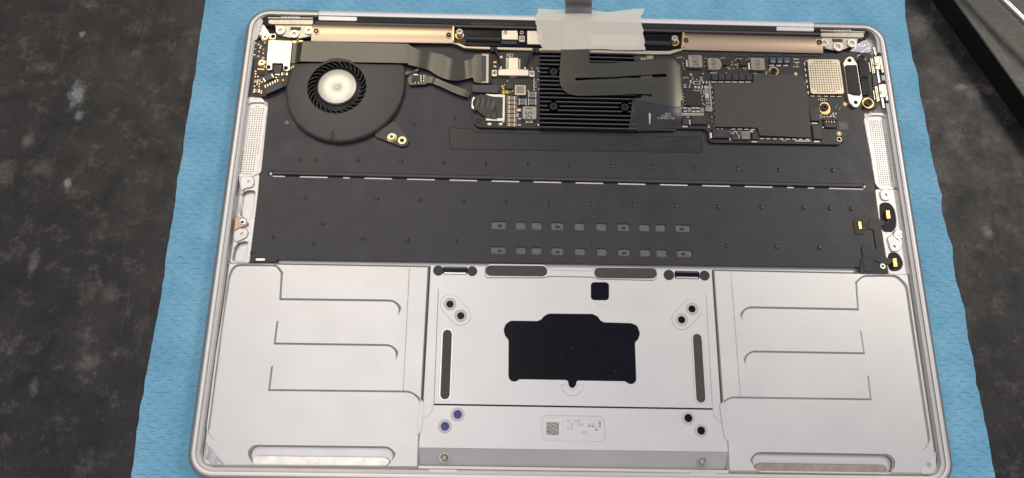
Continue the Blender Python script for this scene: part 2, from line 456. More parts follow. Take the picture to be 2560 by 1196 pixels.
tag(wt, 'dark mottled laminate worktop, worn and scratched', None, kind='structure')

# ------------------------------------------------------------------ blue paper sheet
def paper_material():
    m = bpy.data.materials.new('blue_embossed_paper'); m.use_nodes = True
    nt = m.node_tree; b = nt.nodes['Principled BSDF']; N = nt.nodes.new; K = nt.links.new
    b.inputs['Roughness'].default_value = 0.85
    b.inputs['Specular IOR Level'].default_value = 0.2
    tc = N('ShaderNodeTexCoord'); src = tc.outputs['Object']
    n = N('ShaderNodeTexNoise'); n.inputs['Scale'].default_value = 60; n.inputs['Detail'].default_value = 7; K(src, n.inputs['Vector'])
    r = N('ShaderNodeValToRGB'); e = r.color_ramp.elements; e[0].position = 0.3; e[1].position = 0.72
    e[0].color = (0.185, 0.46, 0.68, 1); e[1].color = (0.275, 0.58, 0.80, 1)
    K(n.outputs['Fac'], r.inputs[0]); K(r.outputs[0], b.inputs['Base Color'])
    # fine crepe ribs across the sheet
    mp = N('ShaderNodeMapping'); mp.inputs['Scale'].default_value = (380, 1350, 1); mp.inputs['Rotation'].default_value = (0, 0, 0.02); K(src, mp.inputs[0])
    n2 = N('ShaderNodeTexNoise'); n2.inputs['Scale'].default_value = 1; n2.inputs['Detail'].default_value = 3; K(mp.outputs[0], n2.inputs['Vector'])
    # embossed quilting: two soft diagonal wave sets, slightly irregular
    ws = []
    for rz in (0.62, -0.62):
        mp2 = N('ShaderNodeMapping'); mp2.inputs['Rotation'].default_value = (0, 0, rz); K(src, mp2.inputs[0])
        wv = N('ShaderNodeTexWave'); wv.wave_type = 'BANDS'; wv.bands_direction = 'Y'; wv.inputs['Scale'].default_value = 85; wv.inputs['Distortion'].default_value = 1.6; wv.inputs['Detail'].default_value = 1
        wv.inputs['Detail Scale'].default_value = 1.5; K(mp2.outputs[0], wv.inputs['Vector']); ws.append(wv)
    mr = N('ShaderNodeMath'); mr.operation = 'MAXIMUM'; K(ws[0].outputs['Fac'], mr.inputs[0]); K(ws[1].outputs['Fac'], mr.inputs[1])
    m1 = N('ShaderNodeMath'); m1.operation = 'MULTIPLY'; K(mr.outputs[0], m1.inputs[0]); m1.inputs[1].default_value = 0.42
    ad = N('ShaderNodeMath'); ad.operation = 'ADD'; K(m1.outputs[0], ad.inputs[0]); K(n2.outputs['Fac'], ad.inputs[1])
    bp = N('ShaderNodeBump'); bp.inputs['Strength'].default_value = 1.0; bp.inputs['Distance'].default_value = 0.0010
    K(ad.outputs[0], bp.inputs['Height']); K(bp.outputs[0], b.inputs['Normal'])
    return m
LEFT = [(545, -220), (515, 0), (497, 130), (470, 300), (446, 450), (440, 500), (431, 560), (412, 680), (408, 720), (395, 790), (378, 880), (369, 930), (350, 1040), (330, 1196), (300, 1400)]
RIGHT = [(2250, -220), (2260, 0), (2263, 45), (2273, 108), (2281, 148), (2293, 191), (2299, 241), (2311, 298), (2330, 400), (2352, 490), (2354, 530), (2380, 620), (2384, 690), (2409, 770), (2420, 850), (2438, 930), (2440, 960), (2458, 1040), (2485, 1196), (2520, 1400)]
def interp(tab, y):
    if y <= tab[0][1]: return tab[0][0]
    for (x0, y0), (x1, y1) in zip(tab, tab[1:]):
        if y0 <= y <= y1: return x0+(x1-x0)*(y-y0)/(y1-y0)
    return tab[-1][0]
from mathutils import noise as mnoise
def paper():
    nu, nv = 150, 130
    top = []; zs = []
    for j in range(nv+1):
        py = -220+1620*j/nv
        xl, xr = interp(LEFT, py), interp(RIGHT, py)
        for i in range(nu+1):
            u = i/nu
            px = xl+(xr-xl)*u
            jag = (mnoise.noise((py*0.03, u*3, 1))*3+mnoise.noise((py*0.11, u*3, 5))*1.2)
            if i in (0, nu): px += jag
            x, y = at(px, py, PAPER_Z)
            ol = max(0, abs(x)-149)/30.0; of = max(0, y-103)/30
            k = min(1, max(ol, of))
            wv = mnoise.noise((x*0.045, y*0.05, 2))*0.9+mnoise.noise((x*0.13, y*0.16, 4))*0.25
            z = max(0, 0.35+wv)*k*1.1
            # folds pressed into the sheet
            for fy, sl, hgt, wd in ((21.5, 0.0, 0.9, 0.8), (-30.0, 0.03, 0.6, 0.8), (-84, -0.02, 0.5, 0.8), (62, 0.01, 0.6, 0.8)):
                dd = (y-fy-sl*x)/wd
                z += hgt*math.exp(-dd*dd)*k
            if x > 150:
                dd = (y-22+0.5*(x-165)+mnoise.noise((x*0.2, 3, 1))*2)/1.6
                z += 0.8*math.exp(-dd*dd)*k
            edge = min(u, 1-u)*nu
            if edge < 3: z += 0.25*k
            top.append((x, y, z))
    mb = MB(); n = len(top)
    vs = [(x, y, z+0.4) for x, y, z in top]+[(x, y, z+0.12) for x, y, z in top]
    fs = []
    W_ = nu+1
    for j in range(nv):
        for i in range(nu):
            a = j*W_+i
            fs.append((a, a+W_, a+W_+1, a+1)); fs.append((n+a, n+a+1, n+a+W_+1, n+a+W_))
    for j in range(nv):
        a = j*W_; fs.append((a, n+a, n+a+W_, a+W_)); a += nu; fs.append((a, a+W_, n+a+W_, n+a))
    mb.add(vs, fs)
    return link('paper_sheet', mb.mesh('paper_sheet', paper_material(), 0, 60))
pp = paper()
tag(pp, 'blue embossed paper towel sheet spread under the open laptop', 'paper towel')

# ------------------------------------------------------------------ the laptop
lap = bpy.data.objects.new('laptop', None)
col.objects.link(lap)
lap.location = (0, 0, 0.4*MM)
lap.empty_display_size = 0.02
tag(lap, 'opened silver laptop lying upside down, inside exposed, on blue paper', 'laptop')
RW, RH, RR = 152.05, 106.2, 11.0
def rr(ins, n=10, r=None):
    w_, h_ = RW-ins, RH-ins; q = max(RR-ins, 1.0) if r is None else r
    o = []
    ht = RH-(ins if ins < 3.5 else 3.5+(ins-3.5)*0.15)
    for cx, cy, a in ((w_-q, ht-q, 0), (-w_+q, ht-q, PI/2), (-w_+q, -h_+q, PI), (w_-q, -h_+q, 1.5*PI)):
        for i in range(n+1):
            t = a+PI/2*i/n
            o.append((cx+q*math.cos(t), cy+q*math.sin(t)))
    return o
# closed display lid underneath
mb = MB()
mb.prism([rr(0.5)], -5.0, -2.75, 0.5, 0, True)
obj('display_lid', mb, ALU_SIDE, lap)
# case: outer shell swept round, then the ledge and the wall down to the floor
mb = MB()
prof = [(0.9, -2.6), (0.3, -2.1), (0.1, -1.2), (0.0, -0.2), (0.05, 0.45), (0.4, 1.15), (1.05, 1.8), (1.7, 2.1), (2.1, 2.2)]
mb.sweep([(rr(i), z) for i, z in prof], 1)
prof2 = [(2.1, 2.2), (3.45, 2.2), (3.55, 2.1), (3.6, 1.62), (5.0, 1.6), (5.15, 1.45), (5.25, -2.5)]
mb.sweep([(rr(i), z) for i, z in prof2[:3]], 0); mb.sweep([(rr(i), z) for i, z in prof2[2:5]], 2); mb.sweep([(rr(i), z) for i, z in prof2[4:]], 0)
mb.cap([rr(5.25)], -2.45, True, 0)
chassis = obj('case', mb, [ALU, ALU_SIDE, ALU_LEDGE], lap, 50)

ZT = -1.15    # tray floor
ZD = -0.2     # deck
ZC = -0.55    # centre panel
# tray floors at both sides with the front deck: deck plate with comb-shaped recesses
def deck_side(side):
    if side < 0:
        outer = [(560, 655), (1074, 664), (1055, 1024), (1052, 1047), (1047, 1177), (560, 1172), (500, 1172), (460, 1120), (480, 900), (520, 655)]
        comb = zL((217, 150), (240, 92), (455, 92), (478, 130), (470, 269), (1094, 277), (1090, 381), (456, 379), (441, 500), (1080, 509), (1075, 615), (428, 614), (412, 742), (1160, 750), (1212, 805), (1197, 965), (1150, 1016), (140, 1003), (99, 962), (150, 560))
        rad = [2, 4.5, 4.5, 1, 0, 4.4, 4.4, 0, 0, 4.4, 4.4, 0, 0, 6, 6, 5, 6, 5, 5, 2]
        slot = zL((316, 1031), (1064, 1040), (1058, 1134), (318, 1122))
        bar = zL((332, 1097), (360, 1079), (1020, 1087), (1052, 1107), (1030, 1132), (340, 1126)); mag = MAGNET
    else:
        outer = [(1781, 673), (2330, 684), (2370, 1060), (2390, 1130), (2390, 1192), (1820, 1192), (1814, 1063), (1806, 1034)]
        comb = zM((872, 143), (905, 110), (1080, 110), (1132, 160), (1190, 560), (1258, 1010), (1225, 1050), (205, 1038), (168, 990), (155, 905), (142, 800), (185, 765), (951, 776), (935, 644), (276, 631), (268, 517), (915, 528), (895, 400), (256, 387), (250, 279), (882, 291))
        rad = [1, 4, 4, 6, 0, 6, 6, 6, 6, 0, 4, 6, 0, 0, 4.4, 4.4, 0, 0, 4.4, 4.4, 0]
        slot = zM((306, 1063), (1068, 1076), (1062, 1175), (312, 1163))
        bar = zM((316, 1130), (345, 1114), (1010, 1124), (1032, 1146), (1020, 1166), (325, 1160)); mag = MAGNETR
    mb = MB()
    cl = rnd(P(comb, ZD), rad, 6); sl = rnd(P(slot, ZD), 3.4, 7)
    out = P(outer, ZD)
    # keep the outer border inside the case wall
    out = [(max(-146.6, min(146.6, x)), max(-100.7, y)) for x, y in out]
    def wall_run(nx_, ny_):
        # walls facing the rear are cut upright, the others slope
        f = min(1, max(0, (0.60-ny_)/0.85))
        side = abs(nx_)**4
        return 0.05+f*(0.62+0.9*side*(1 if (nx_*side_) < 0 else 0.1))
    side_ = -side
    mb.prism([rnd(out, 0.6, 2), cl, sl], ZT-0.5, ZD, 0.85, hole_by=wall_run)
    o = obj('side_deck', mb, ALU, lap, 12)
    plate('tray_floor', inset(ccw(cl), -0.6), ZT-0.4, ZT, ALU, lap)
    plate('magnet', rnd(P(bar, ZD-0.5), 1.6, 5), ZT-0.4, ZD-0.3, mag, lap, 0.15)
    return o
deck_side(-1); deck_side(1)

# centre panel that carries the trackpad
hole_big = zK((1045, 487), (1390, 490), (1430, 510), (1450, 540), (1478, 556), (1690, 562), (1740, 580), (1762, 640), (1748, 688), (1722, 710), (1733, 1012), (1716, 1034), (1690, 1042), (1662, 1030), (1648, 1018), (1262, 1012), (1260, 1050), (1230, 1077), (1202, 1054), (1198, 1008), (812, 1002), (792, 1018), (765, 1022), (735, 1005), (728, 975), (730, 692), (702, 662), (690, 615), (706, 570), (745, 543), (955, 546), (988, 532), (1008, 506))
sq = zK((1377, 240), (1518, 240), (1518, 380), (1377, 380))
cp_outer = [(1075, 664), (1781, 675), (1805, 1034), (1815, 1066), (1820, 1131), (1047, 1120), (1053, 1047), (1057, 1024)]
pairs = [((1125, 761), (1152, 790)), ((1730, 773), (1704, 800))]
holes = [rnd(P(hole_big, ZC), 2.2, 5), rnd(P(sq, ZC), 1.5, 5)]
mb = MB()
screwholes = []
for a, b in pairs:
    for c in (a, b): screwholes.append((c, 9.0, GLASS))
for c in ((1144.3, 1036.7), (1112.6, 1066.5)): screwholes.append((c, 10.5, INDIGO))
for c in ((1721, 1045.7), (1753, 1077)): screwholes.append((c, 10.0, GLASS))
for c, r, m_ in screwholes: holes.append(pcirc(*c, r, ZC, 18))
lab = rnd(P(zN((1010, 185), (1500, 192), (1508, 388), (1015, 378)), ZC), 2.4, 5)
holes.append(lab)
foamslots = [((1118.5, 836), (1112.5, 987), 13.0), ((1743, 846), (1752, 996), 12.5)]
fs_loops = [stad(at(*a, ZC), at(*b, ZC), r*mpp(*a, ZC)) for a, b, r in foamslots]
mb.prism([P(cp_outer, ZC)]+holes+fs_loops, ZT-0.5, ZC, 0.1)
obj('centre_panel', mb, ALU, lap)
plate('trackpad', P([(1085, 690), (1775, 690), (1785, 1100), (1080, 1100)], ZT), ZT-0.45, ZT-0.3, GLASS, lap)
for c, r, m_ in screwholes:
    cc = at(*c, ZC); rm = r*mpp(*c, ZC)
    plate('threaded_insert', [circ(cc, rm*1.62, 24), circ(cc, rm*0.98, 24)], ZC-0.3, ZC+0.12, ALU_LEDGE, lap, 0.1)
    if m_ is INDIGO: plate('indigo_film', circ(cc, rm*1.1, 20), ZT-0.28, ZT-0.2, INDIGO, lap)
for a, b in pairs:
    A_, B_ = at(*a, ZC), at(*b, ZC)
    mb = MB()
    k = mpp(*a, ZC)
    mb.prism([stad(A_, B_, 25*k, 10), circ(A_, 15*k, 20), circ(B_, 15*k, 20)], ZC-0.2, ZC+0.16, 0.14)
    obj('screw_boss', mb, ALU, lap)
cb = at(1430.8, 962, ZC); kb = mpp(1430, 962, ZC)
mb = MB()
arc = [(cb[0]+28*kb*math.cos(t), cb[1]+28*kb*math.sin(t)) for t in [PI+PI*i/20 for i in range(21)]]
arc2 = [(cb[0]+13*kb*math.cos(t), cb[1]+13*kb*math.sin(t)) for t in [2*PI-PI*i/20 for i in range(21)]]
mb.prism([arc+arc2], ZC-0.2, ZC+0.16, 0.14)
obj('screw_boss', mb, ALU, lap)
plate('plug', pcirc(1500.7, 765, 6, ZC, 18), ZC-0.1, ZC+0.06, WHITE, lap, 0.04)
# dark strip painting in the trackpad plate step's shade, and grooves drawn beside it
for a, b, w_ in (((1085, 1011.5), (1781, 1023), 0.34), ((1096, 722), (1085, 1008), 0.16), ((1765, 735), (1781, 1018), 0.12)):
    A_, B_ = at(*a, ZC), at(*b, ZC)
    plate('step_groove_line', stad(A_, B_, w_, 3), ZC-0.2, ZC+0.012, CAVITY if w_ > .3 else ETCH, lap)
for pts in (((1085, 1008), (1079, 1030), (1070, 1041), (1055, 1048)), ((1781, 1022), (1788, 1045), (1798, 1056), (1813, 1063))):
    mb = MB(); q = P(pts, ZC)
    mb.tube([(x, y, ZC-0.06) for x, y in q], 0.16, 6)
    obj('step_groove_line', mb, ALU_SIDE, lap)
for a, b in (((1023.7, 671), (1008, 979)), ((1827, 684), (1851.5, 994))):
    A_, B_ = at(*a, ZD), at(*b, ZD)
    plate('step_groove_line', stad(A_, B_, 0.13, 3), ZD-0.2, ZD+0.01, ETCH, lap)
# dark strips painting in the shade of each side deck's inner step
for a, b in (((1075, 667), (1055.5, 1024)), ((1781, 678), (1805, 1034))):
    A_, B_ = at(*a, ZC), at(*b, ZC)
    plate('step_shade_strip', stad(A_, B_, 0.34, 3), ZC-0.2, ZC+0.014, FOAM, lap)
# foam strips in the upright slots
for (a, b, r), l in zip(foamslots, fs_loops):
    plate('slot_frame', [inset(ccw(l), -0.45), inset(ccw(l), 0.35)], ZC-0.3, ZC+0.16, ALU_RAW, lap, 0.1)
    plate('foam_strip', inset(ccw(l), 0.3), ZT-0.3, ZC+0.05, FOAM, lap, 0.12)
# bracket above the trackpad with its two foam pads
br = zK((545, 195), (560, 205), (1000, 205), (1060, 193), (1390, 200), (1440, 215), (1870, 226), (1897, 205), (1895, 150), (1870, 120), (1430, 112), (1380, 150), (1060, 140), (1010, 98), (575, 92), (542, 125))
plate('trackpad_bracket', rnd(P(br, ZC+0.5), 1.2, 4), ZC-0.1, ZC+0.5, ALU, lap, 0.25)
for a, b in ((zK.p(588, 146), zK.p(992, 150)), (zK.p(1445, 163), zK.p(1855, 167))):
    plate('foam_pad', stad(at(*a, ZC+0.9), at(*b, ZC+0.9), 41/3.1475*mpp(*a, ZC)), ZC+0.3, ZC+1.0, FOAM, lap, 0.15)
# dumbbell springs
for a, b, flip in ((zK.p(175, 145), zK.p(442, 150), 0), (zK.p(1992, 180), zK.p(2273, 185), 1)):
    k = mpp(*a, ZC)
    root = plate('spring_pad', pcirc(*a, 13.0, ZC+0.5, 22), ZC-0.1, ZC+0.4, RUBBER, lap, 0.12)
    plate('spring_pad', pcirc(*b, 12.5, ZC+0.5, 22), ZC-0.1, ZC+0.4, RUBBER, lap, 0.12)
    c = ((a[0]+b[0])/2, (a[1]+b[1])/2)
    plate('spring_well', rrect((c[0]-31, c[1]-10, c[0]+31, c[1]+10), ZC, 0.8), ZC-0.1, ZC+0.03, GLASS, lap)
    for dy in (-7, 7):
        plate('spring_rail', rrect((c[0]-28, c[1]+dy-2.2, c[0]+28, c[1]+dy+2.2), ZC, 0.3), ZC-0.1, ZC+0.35, STEEL if dy > 0 else FINM, lap, 0.08)
# label recess in the front strip
plate('label_recess', inset(ccw(lab), -0.3), ZC-0.6, ZC-0.22, ALU, lap)
plate('label_tile', rrect(zN.r(1027, 200, 1183, 365), ZC-0.2, 1.0), ZC-0.4, ZC-0.12, ALU, lap, 0.06)
plate('etched_patch', rectl(zN.r(1048, 237, 1147, 338), ZC-0.1), ZC-0.3, ZC-0.105, ETCH, lap)
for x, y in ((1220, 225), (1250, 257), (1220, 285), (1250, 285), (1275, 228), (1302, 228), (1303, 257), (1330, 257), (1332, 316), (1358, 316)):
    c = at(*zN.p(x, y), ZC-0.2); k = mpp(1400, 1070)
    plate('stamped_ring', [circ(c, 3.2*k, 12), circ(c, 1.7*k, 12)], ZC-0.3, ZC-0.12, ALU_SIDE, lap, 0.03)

def text(s, px, py, z, size_px, rot, mt, parent, name='marking', sx=1.0):
    cu = bpy.data.curves.new(name, 'FONT'); cu.body = s; cu.align_x = 'CENTER'; cu.align_y = 'CENTER'
    k = mpp(px, py, z)
    cu.size = size_px*1.35*k*MM
    cu.resolution_u = 2
    t = bpy.data.objects.new(name, cu); col.objects.link(t)
    dg = bpy.context.evaluated_depsgraph_get()
    me = bpy.data.meshes.new_from_object(t.evaluated_get(dg)); bpy.data.objects.remove(t)
    me.materials.clear(); me.materials.append(mt)
    o = link(name, me, parent); x, y = at(px, py, z)
    o.location = (x*MM, y*MM, (z+LIFT)*MM); o.rotation_euler = (0, 0, rot); o.scale = (sx, 1, 1)
    return o
for x, y in ((1383, 260), (1412, 260), (1438, 289), (1465, 235), (1465, 262)):
    text('18', *zN.p(x, y), ZC-0.2, 7.5, -PI/2, GREYPRINT, lap)

# sloping front strip, its edge, and the two pads on the ledge
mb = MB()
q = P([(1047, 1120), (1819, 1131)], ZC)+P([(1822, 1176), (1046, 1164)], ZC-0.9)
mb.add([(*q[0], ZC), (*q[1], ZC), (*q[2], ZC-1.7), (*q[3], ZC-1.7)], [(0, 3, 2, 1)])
obj('front_slope', mb, ALU_LEDGE, lap)  # shade of the tilted face is carried by the darker colour
plate('front_edge', P([(1046, 1164), (1822, 1175.5), (1822, 1184), (1046, 1172)], ZC), ZT-0.4, ZC, ALU, lap, 0.1)
for rc in ((1073, 1174, 1142, 1181), (1723.5, 1182.5, 1792, 1190)):
    plate('ledge_pad', rrect(rc, 1.65, 0.4), 1.4, 1.68, ALU, lap, 0.03)

def torx(px, py, rpx, z0, z1, m_, parent, ch=0.15, starr=0.42, name='screw', n=20, hm=None):
    c = at(px, py, z1); r = rpx*mpp(px, py, z1)
    o = plate(name, [circ(c, r, n), star(c, r*starr)], z0, z1, m_, parent, min(ch, r*0.2))
    return o, c, r
def screw(px, py, rpx, z0, z1, m_, parent, ring=None, ringr=1.5, **kw):
    c = at(px, py, z1); r = rpx*mpp(px, py, z1)
    mb = MB()
    st = star(c, r*kw.get('starr', 0.42))
    mb.prism([circ(c, r, 20), st], z0, z1, min(0.16, r*0.22), 0)
    mb.cap([ccw(st)], z1-min(0.45, r*0.6), True, 1)
    if ring:
        mb.prism([circ(c, r*ringr, 22), circ(c, r*0.99, 22)], z0-0.05, z0+0.12, 0.04, 2)
    return obj('screw', mb, [m_, kw.get('inner', BLKSCREW), ring or m_], parent)
for px, py, r, dk in ((1110.7, 1145, 13, INDIGO), (1756.5, 1154.6, 12.5, CAVITY)):
    mb = MB(); c = at(px, py, ZC-0.3); rm = r*mpp(px, py)
    l = [(circ(c, rm, 22), ZC-0.75), (circ(c, rm*0.97, 22), ZC-0.22), (circ(c, rm*0.80, 22), ZC-0.2), (circ(c, rm*0.42, 22), ZC-0.75), (circ(c, rm*0.40, 22), ZC-1.3)]
    mb.sweep(l, 0); mb.cap([circ(c, rm*0.4, 22)], ZC-1.2, True, 1)
    obj('screw_hole', mb, [HINGE, dk], lap)
# polished corner brackets
for tri, hol in (([(513, 1105), (562, 1163), (530, 1160), (513, 1148)], (531, 1138)), ([(2341, 1128), (2339, 1172), (2330, 1184), (2292, 1187)], (2322, 1162))):
    t = rnd(P(tri, ZD+0.1), [0, 0, 1, 1], 3)
    plate('corner_plate', [t, pcirc(*hol, 6.5, ZD+0.1, 16)], ZD-0.2, ZD+0.12, ALU_RAW if hol[0] > 1000 else BROWNPOL, lap, 0.06)
    plate('screw', pcirc(*hol, 5.2, ZD+0.0, 14), ZD-0.2, ZD+0.03, HINGE, lap, 0.05)

# ------------------------------------------------------------------ keyboard backplate
ZB = -0.35
bp_outer = [(672, 235), (655, 385), (650, 436), (646, 480), (625, 656), (690, 655), (693, 649), (1080, 655), (2150, 669), (2152, 684), (2217, 684), (2204, 590), (2194, 529), (2187, 464), (2175, 379), (2157, 262), (2150, 120), (690, 100)]
bp_outer = P(bp_outer, ZB)
openings = []
r1 = ((112, 260), (357, 457), (515, 618), (710, 835), (942, 1045), (1157, 1262), (1370, 1492), (1587, 1692), (1750, 1850), (1950, 2098))
r2 = ((107, 258), (355, 457), (513, 618), (710, 835), (945, 1050), (1165, 1268), (1377, 1500), (1597, 1702), (1760, 1865), (1963, 2115))
for i, (a, b) in enumerate(r1):
    s = 36*(a-112)/1838; openings.append(zQ.r(a, 612+s, b, 690+s*0.75))
for i, (a, b) in enumerate(r2):
    s = 34*(a-107)/1856; openings.append(zQ.r(a, 865+s, b, 936+s))
op_loops = [rrect(o, ZB, 0.75, 3) for o in openings]
tabslot = stad(at(*zP.p(485, 913), ZB), at(*zP.p(557, 913), ZB), 15/3.987*mpp(650, 650), 5)
sl_a, sl_b = at(678, 434.5, ZB), at(2160, 467, ZB)
slotl = stad(sl_a, sl_b, 1.22, 6)
mb = MB(); mb.prism([bp_outer, slotl, tabslot]+op_loops, ZB-0.6, ZB, 0.08)
back = obj('keyboard_backplate', mb, PLATE, lap)
q = rectl((1215, 540, 1740, 650), ZB-0.55)
plate('key_layer', q, ZB-1.0, ZB-0.62, KEYGREY, back)
for i, o in enumerate(openings):
    x0, y0, x1, y1 = o
    if i % 10 in (0, 3, 6, 9):
        cx = (x0+x1)/2+(3 if i % 10 == 0 else -3 if i % 10 == 9 else 0)
        plate('key_clip', rectl((cx-5, y0+8, cx+5, y1-5), ZB-0.5), ZB-0.7, ZB-0.42, CHIP, back, 0.03)
        plate('key_clip', rectl((cx+7, y0+9, cx+9, y1-4), ZB-0.5), ZB-0.7, ZB-0.42, TANG, back, 0.03)
# long rib and the light guides showing below it
dx, dy = sl_b[0]-sl_a[0], sl_b[1]-sl_a[1]; ln = math.hypot(dx, dy); ux, uy = dx/ln, dy/ln; nx, ny = -uy, ux
plate('slot_floor', stad(sl_a, sl_b, 1.7, 4), ZB-1.1, ZB-0.55, CAVITY, back)
mb = MB()
a_ = (sl_a[0]+ux*1.0+nx*0.30, sl_a[1]+uy*1.0+ny*0.30); b_ = (sl_b[0]-ux*0.8+nx*0.30, sl_b[1]-uy*0.8+ny*0.30)
mb.prism([stad(a_, b_, 0.80, 4)], ZB-0.6, ZB+0.55, 0.3)
obj('rib', mb, mat('grey_brown_rib', (0.052, 0.046, 0.043), 0.0, 0.45, 0.1, 200), back)
for a, b in ((681, 713), (749, 820), (857, 875), (910, 981), (1017, 1088), (1123, 1194), (1228, 1299), (1333, 1404), (1438, 1509), (1544, 1614), (1649, 1720), (1755, 1826), (1861, 1932), (1967, 1985), (2019, 2036), (2072, 2159)):
    ya = 434.5+(a-678)*32.5/1482; yb = 434.5+(b-678)*32.5/1482
    A_ = at(a+2, ya+6.6, ZB); B_ = at(b-2, yb+6.6, ZB)
    plate('light_guide', stad(A_, B_, 0.30, 3), ZB-0.5, ZB+0.02, WHITE, back, 0.05)
for e in (((678, 434.5)), ((2160.5, 467))):
    plate('light_guide', pcirc(*e, 4.4, ZB, 10), ZB-0.5, ZB+0.03, WHITE, back, 0.05)
plate('tab_pin', inset(ccw(tabslot), 0.1), ZB-0.6, ZB-0.1, ALU_RAW, back, 0.05)
# rivets: one mesh, many objects
rv = MB()
rv.sweep([(circ((0, 0), 1.15, 14), 0.0), (circ((0, 0), 1.05, 14), 0.07), (circ((0, 0), 0.82, 14), 0.03), (circ((0, 0), 0.62, 14), 0.10), (circ((0, 0), 0.3, 14), 0.2)], 0)
rv.cap([circ((0, 0), 0.3, 14)], 0.2, True, 0)
RIVM = mat('black_rivet', (0.022, 0.021, 0.022), 0.3, 0.26, 0.3, 500)
rvm = rv.mesh('rivet', RIVM, 0, 60)
for x, y in ((790, 400), (895, 402.5), (1003, 405), (1108, 408), (1213, 410.5), (1317, 412.5), (1421, 414.5), (1525.5, 416.5), (1630.5, 418.5), (1736, 420.5), (1842, 423), (1947, 425), (2081, 427),
             (765, 495), (942, 498), (1050, 502), (1157, 505), (1263, 507), (1369, 509), (1475, 511), (1581, 513), (1688, 515), (1795, 517), (1902, 518.5), (2008, 520), (2074, 521.5), (2128, 522.5),
             (809, 560), (685, 593), (907, 598), (1018, 601), (1140, 603), (1477, 608.5), (1816, 616), (1940, 618), (2047, 620), (786, 609), (1033, 313), (1136, 296), (752, 400), (632, 632)):
    o = link('rivet', rvm, back); c = at(x, y, ZB)
    o.location = (c[0]*MM, c[1]*MM, (ZB+LIFT)*MM)
# recessed patch below the logic board, thin raised outline
pt = rnd(P([(1122, 318), (1180, 322), (1190, 330), (1755, 342), (1757, 383), (1125, 374)], ZB), 1.5, 4)
plate('film_patch', [ccw(pt), inset(ccw(pt), 0.35)], ZB-0.1, ZB+0.16, PLATE, back, 0.13)
plate('film_patch', inset(ccw(pt), 0.36), ZB-0.1, ZB+0.035, PLATE2, back)
for a, b in (((745, 527), (866, 529)),):
    plate('film_crease', stad(at(*a, ZB), at(*b, ZB), 0.12, 3), ZB-0.1, ZB+0.03, PLATE2, back)

# ------------------------------------------------------------------ side wells, grilles
def grille(outer, inner, z, cols, rows):
    ol = rnd(P(outer, z+0.6), 2.5, 6); il = rnd(P(inner, z), 2.2, 6)
    mb = MB()
    ic = ccw(il); big = inset(ic, -1.0)
    oc = ccw(ol)
    mb.prism([oc, big], z-0.5, z+0.75, 0.25)
    obj('grille_frame', mb, ALU, lap)
    # perforated plate with real holes
    a, b, c, d = P(inner_quad, z)
    hl = []
    for i in range(cols):
        for j in range(rows):
            u = (i+0.5)/cols; v = (j+0.5)/rows
            x = (a[0]*(1-u)+b[0]*u)*(1-v)+(d[0]*(1-u)+c[0]*u)*v
            y = (a[1]*(1-u)+b[1]*u)*(1-v)+(d[1]*(1-u)+c[1]*u)*v
            hl.append((x, y))
    inn = inset(ic, 0.55)
    def inside(p):
        r = False
        for k in range(len(inn)):
            (x0, y0), (x1, y1) = inn[k-1], inn[k]
            if (y0 > p[1]) != (y1 > p[1]) and p[0] < (x1-x0)*(p[1]-y0)/(y1-y0)+x0: r = not r
        return r
    hl = [p for p in hl if inside(p)]
    mb = MB(); mb.prism([big]+[circ(p, 0.27, 6) for p in hl], z-0.3, z)
    obj('speaker_grille', mb, ALU, lap)
    plate('grille_backing', big, z-0.8, z-0.32, CAVITY, lap)
inner_quad = zE((160, 335), (330, 335), (242, 1030), (70, 1025))
grille(zE((100, 300), (160, 252), (290, 246), (362, 330), (290, 1020), (200, 1040), (40, 1018), (24, 960)), zE((160, 360), (200, 335), (310, 335), (335, 360), (245, 985), (205, 1030), (90, 1028), (72, 995)), -0.9, 7, 31)
inner_quad = zH((285, 93), (398, 93), (456, 548), (345, 548))
grille(zH((255, 95), (300, 58), (385, 58), (425, 95), (500, 500), (470, 548), (362, 562), (335, 520)), zH((284, 110), (300, 93), (375, 93), (400, 118), (457, 500), (445, 540), (375, 548), (345, 520)), -0.9, 8, 34)

# machined pads and pockets beside the backplate
sdeck = zP((300, 60), (515, 60), (500, 250), (415, 945), (215, 950), (330, 290))
pk1 = zP((322, 300), (350, 240), (400, 225), (462, 228), (470, 250), (442, 480), (400, 530), (350, 490), (318, 470))
pk2 = zP((262, 800), (300, 745), (375, 732), (400, 745), (388, 800), (370, 930), (235, 930))
mb = MB(); mb.prism([rnd(P(sdeck, -0.5), 1, 3), rnd(P(pk1, -0.5), 1.6, 4), rnd(P(pk2, -0.5), 1.5, 4)], -1.5, -0.5, 0.2)
obj('side_pad', mb, ALU, lap)
for (x, y), pts in (((407, 140), ((320, 75), (455, 85), (462, 150), (440, 195), (370, 205), (325, 240))), ((340, 660), ((255, 640), (300, 600), (385, 600), (402, 640), (385, 690), (340, 715), (255, 750)))):
    l = rnd(P(zP(*pts), 0.2), 1.6, 5)
    plate('screw_boss', [l, pcirc(*zP.p(x, y), 4.2, 0.2, 14)], -1.2, 0.2, ALU, lap, 0.25)
    plate('screw_hole', pcirc(*zP.p(x, y), 4.4, 0.2, 14), -1.2, -0.2, HINGE, lap)
    c = at(*zP.p(x, y), 0.2)
    plate('boss_ring', [circ(c, 1.15, 18), circ(c, 0.78, 18)], 0.1, 0.27, ALU_RAW, lap, 0.05)
bk = rnd(P(zP((270, 480), (350, 495), (405, 550), (375, 580), (300, 605), (255, 640)), 0.6), 1.0, 4)
plate('side_bracket', bk, -1.2, 0.6, ORANGE, lap, 0.25)
mb = MB(); c = at(*zP.p(345, 540), 0.8)
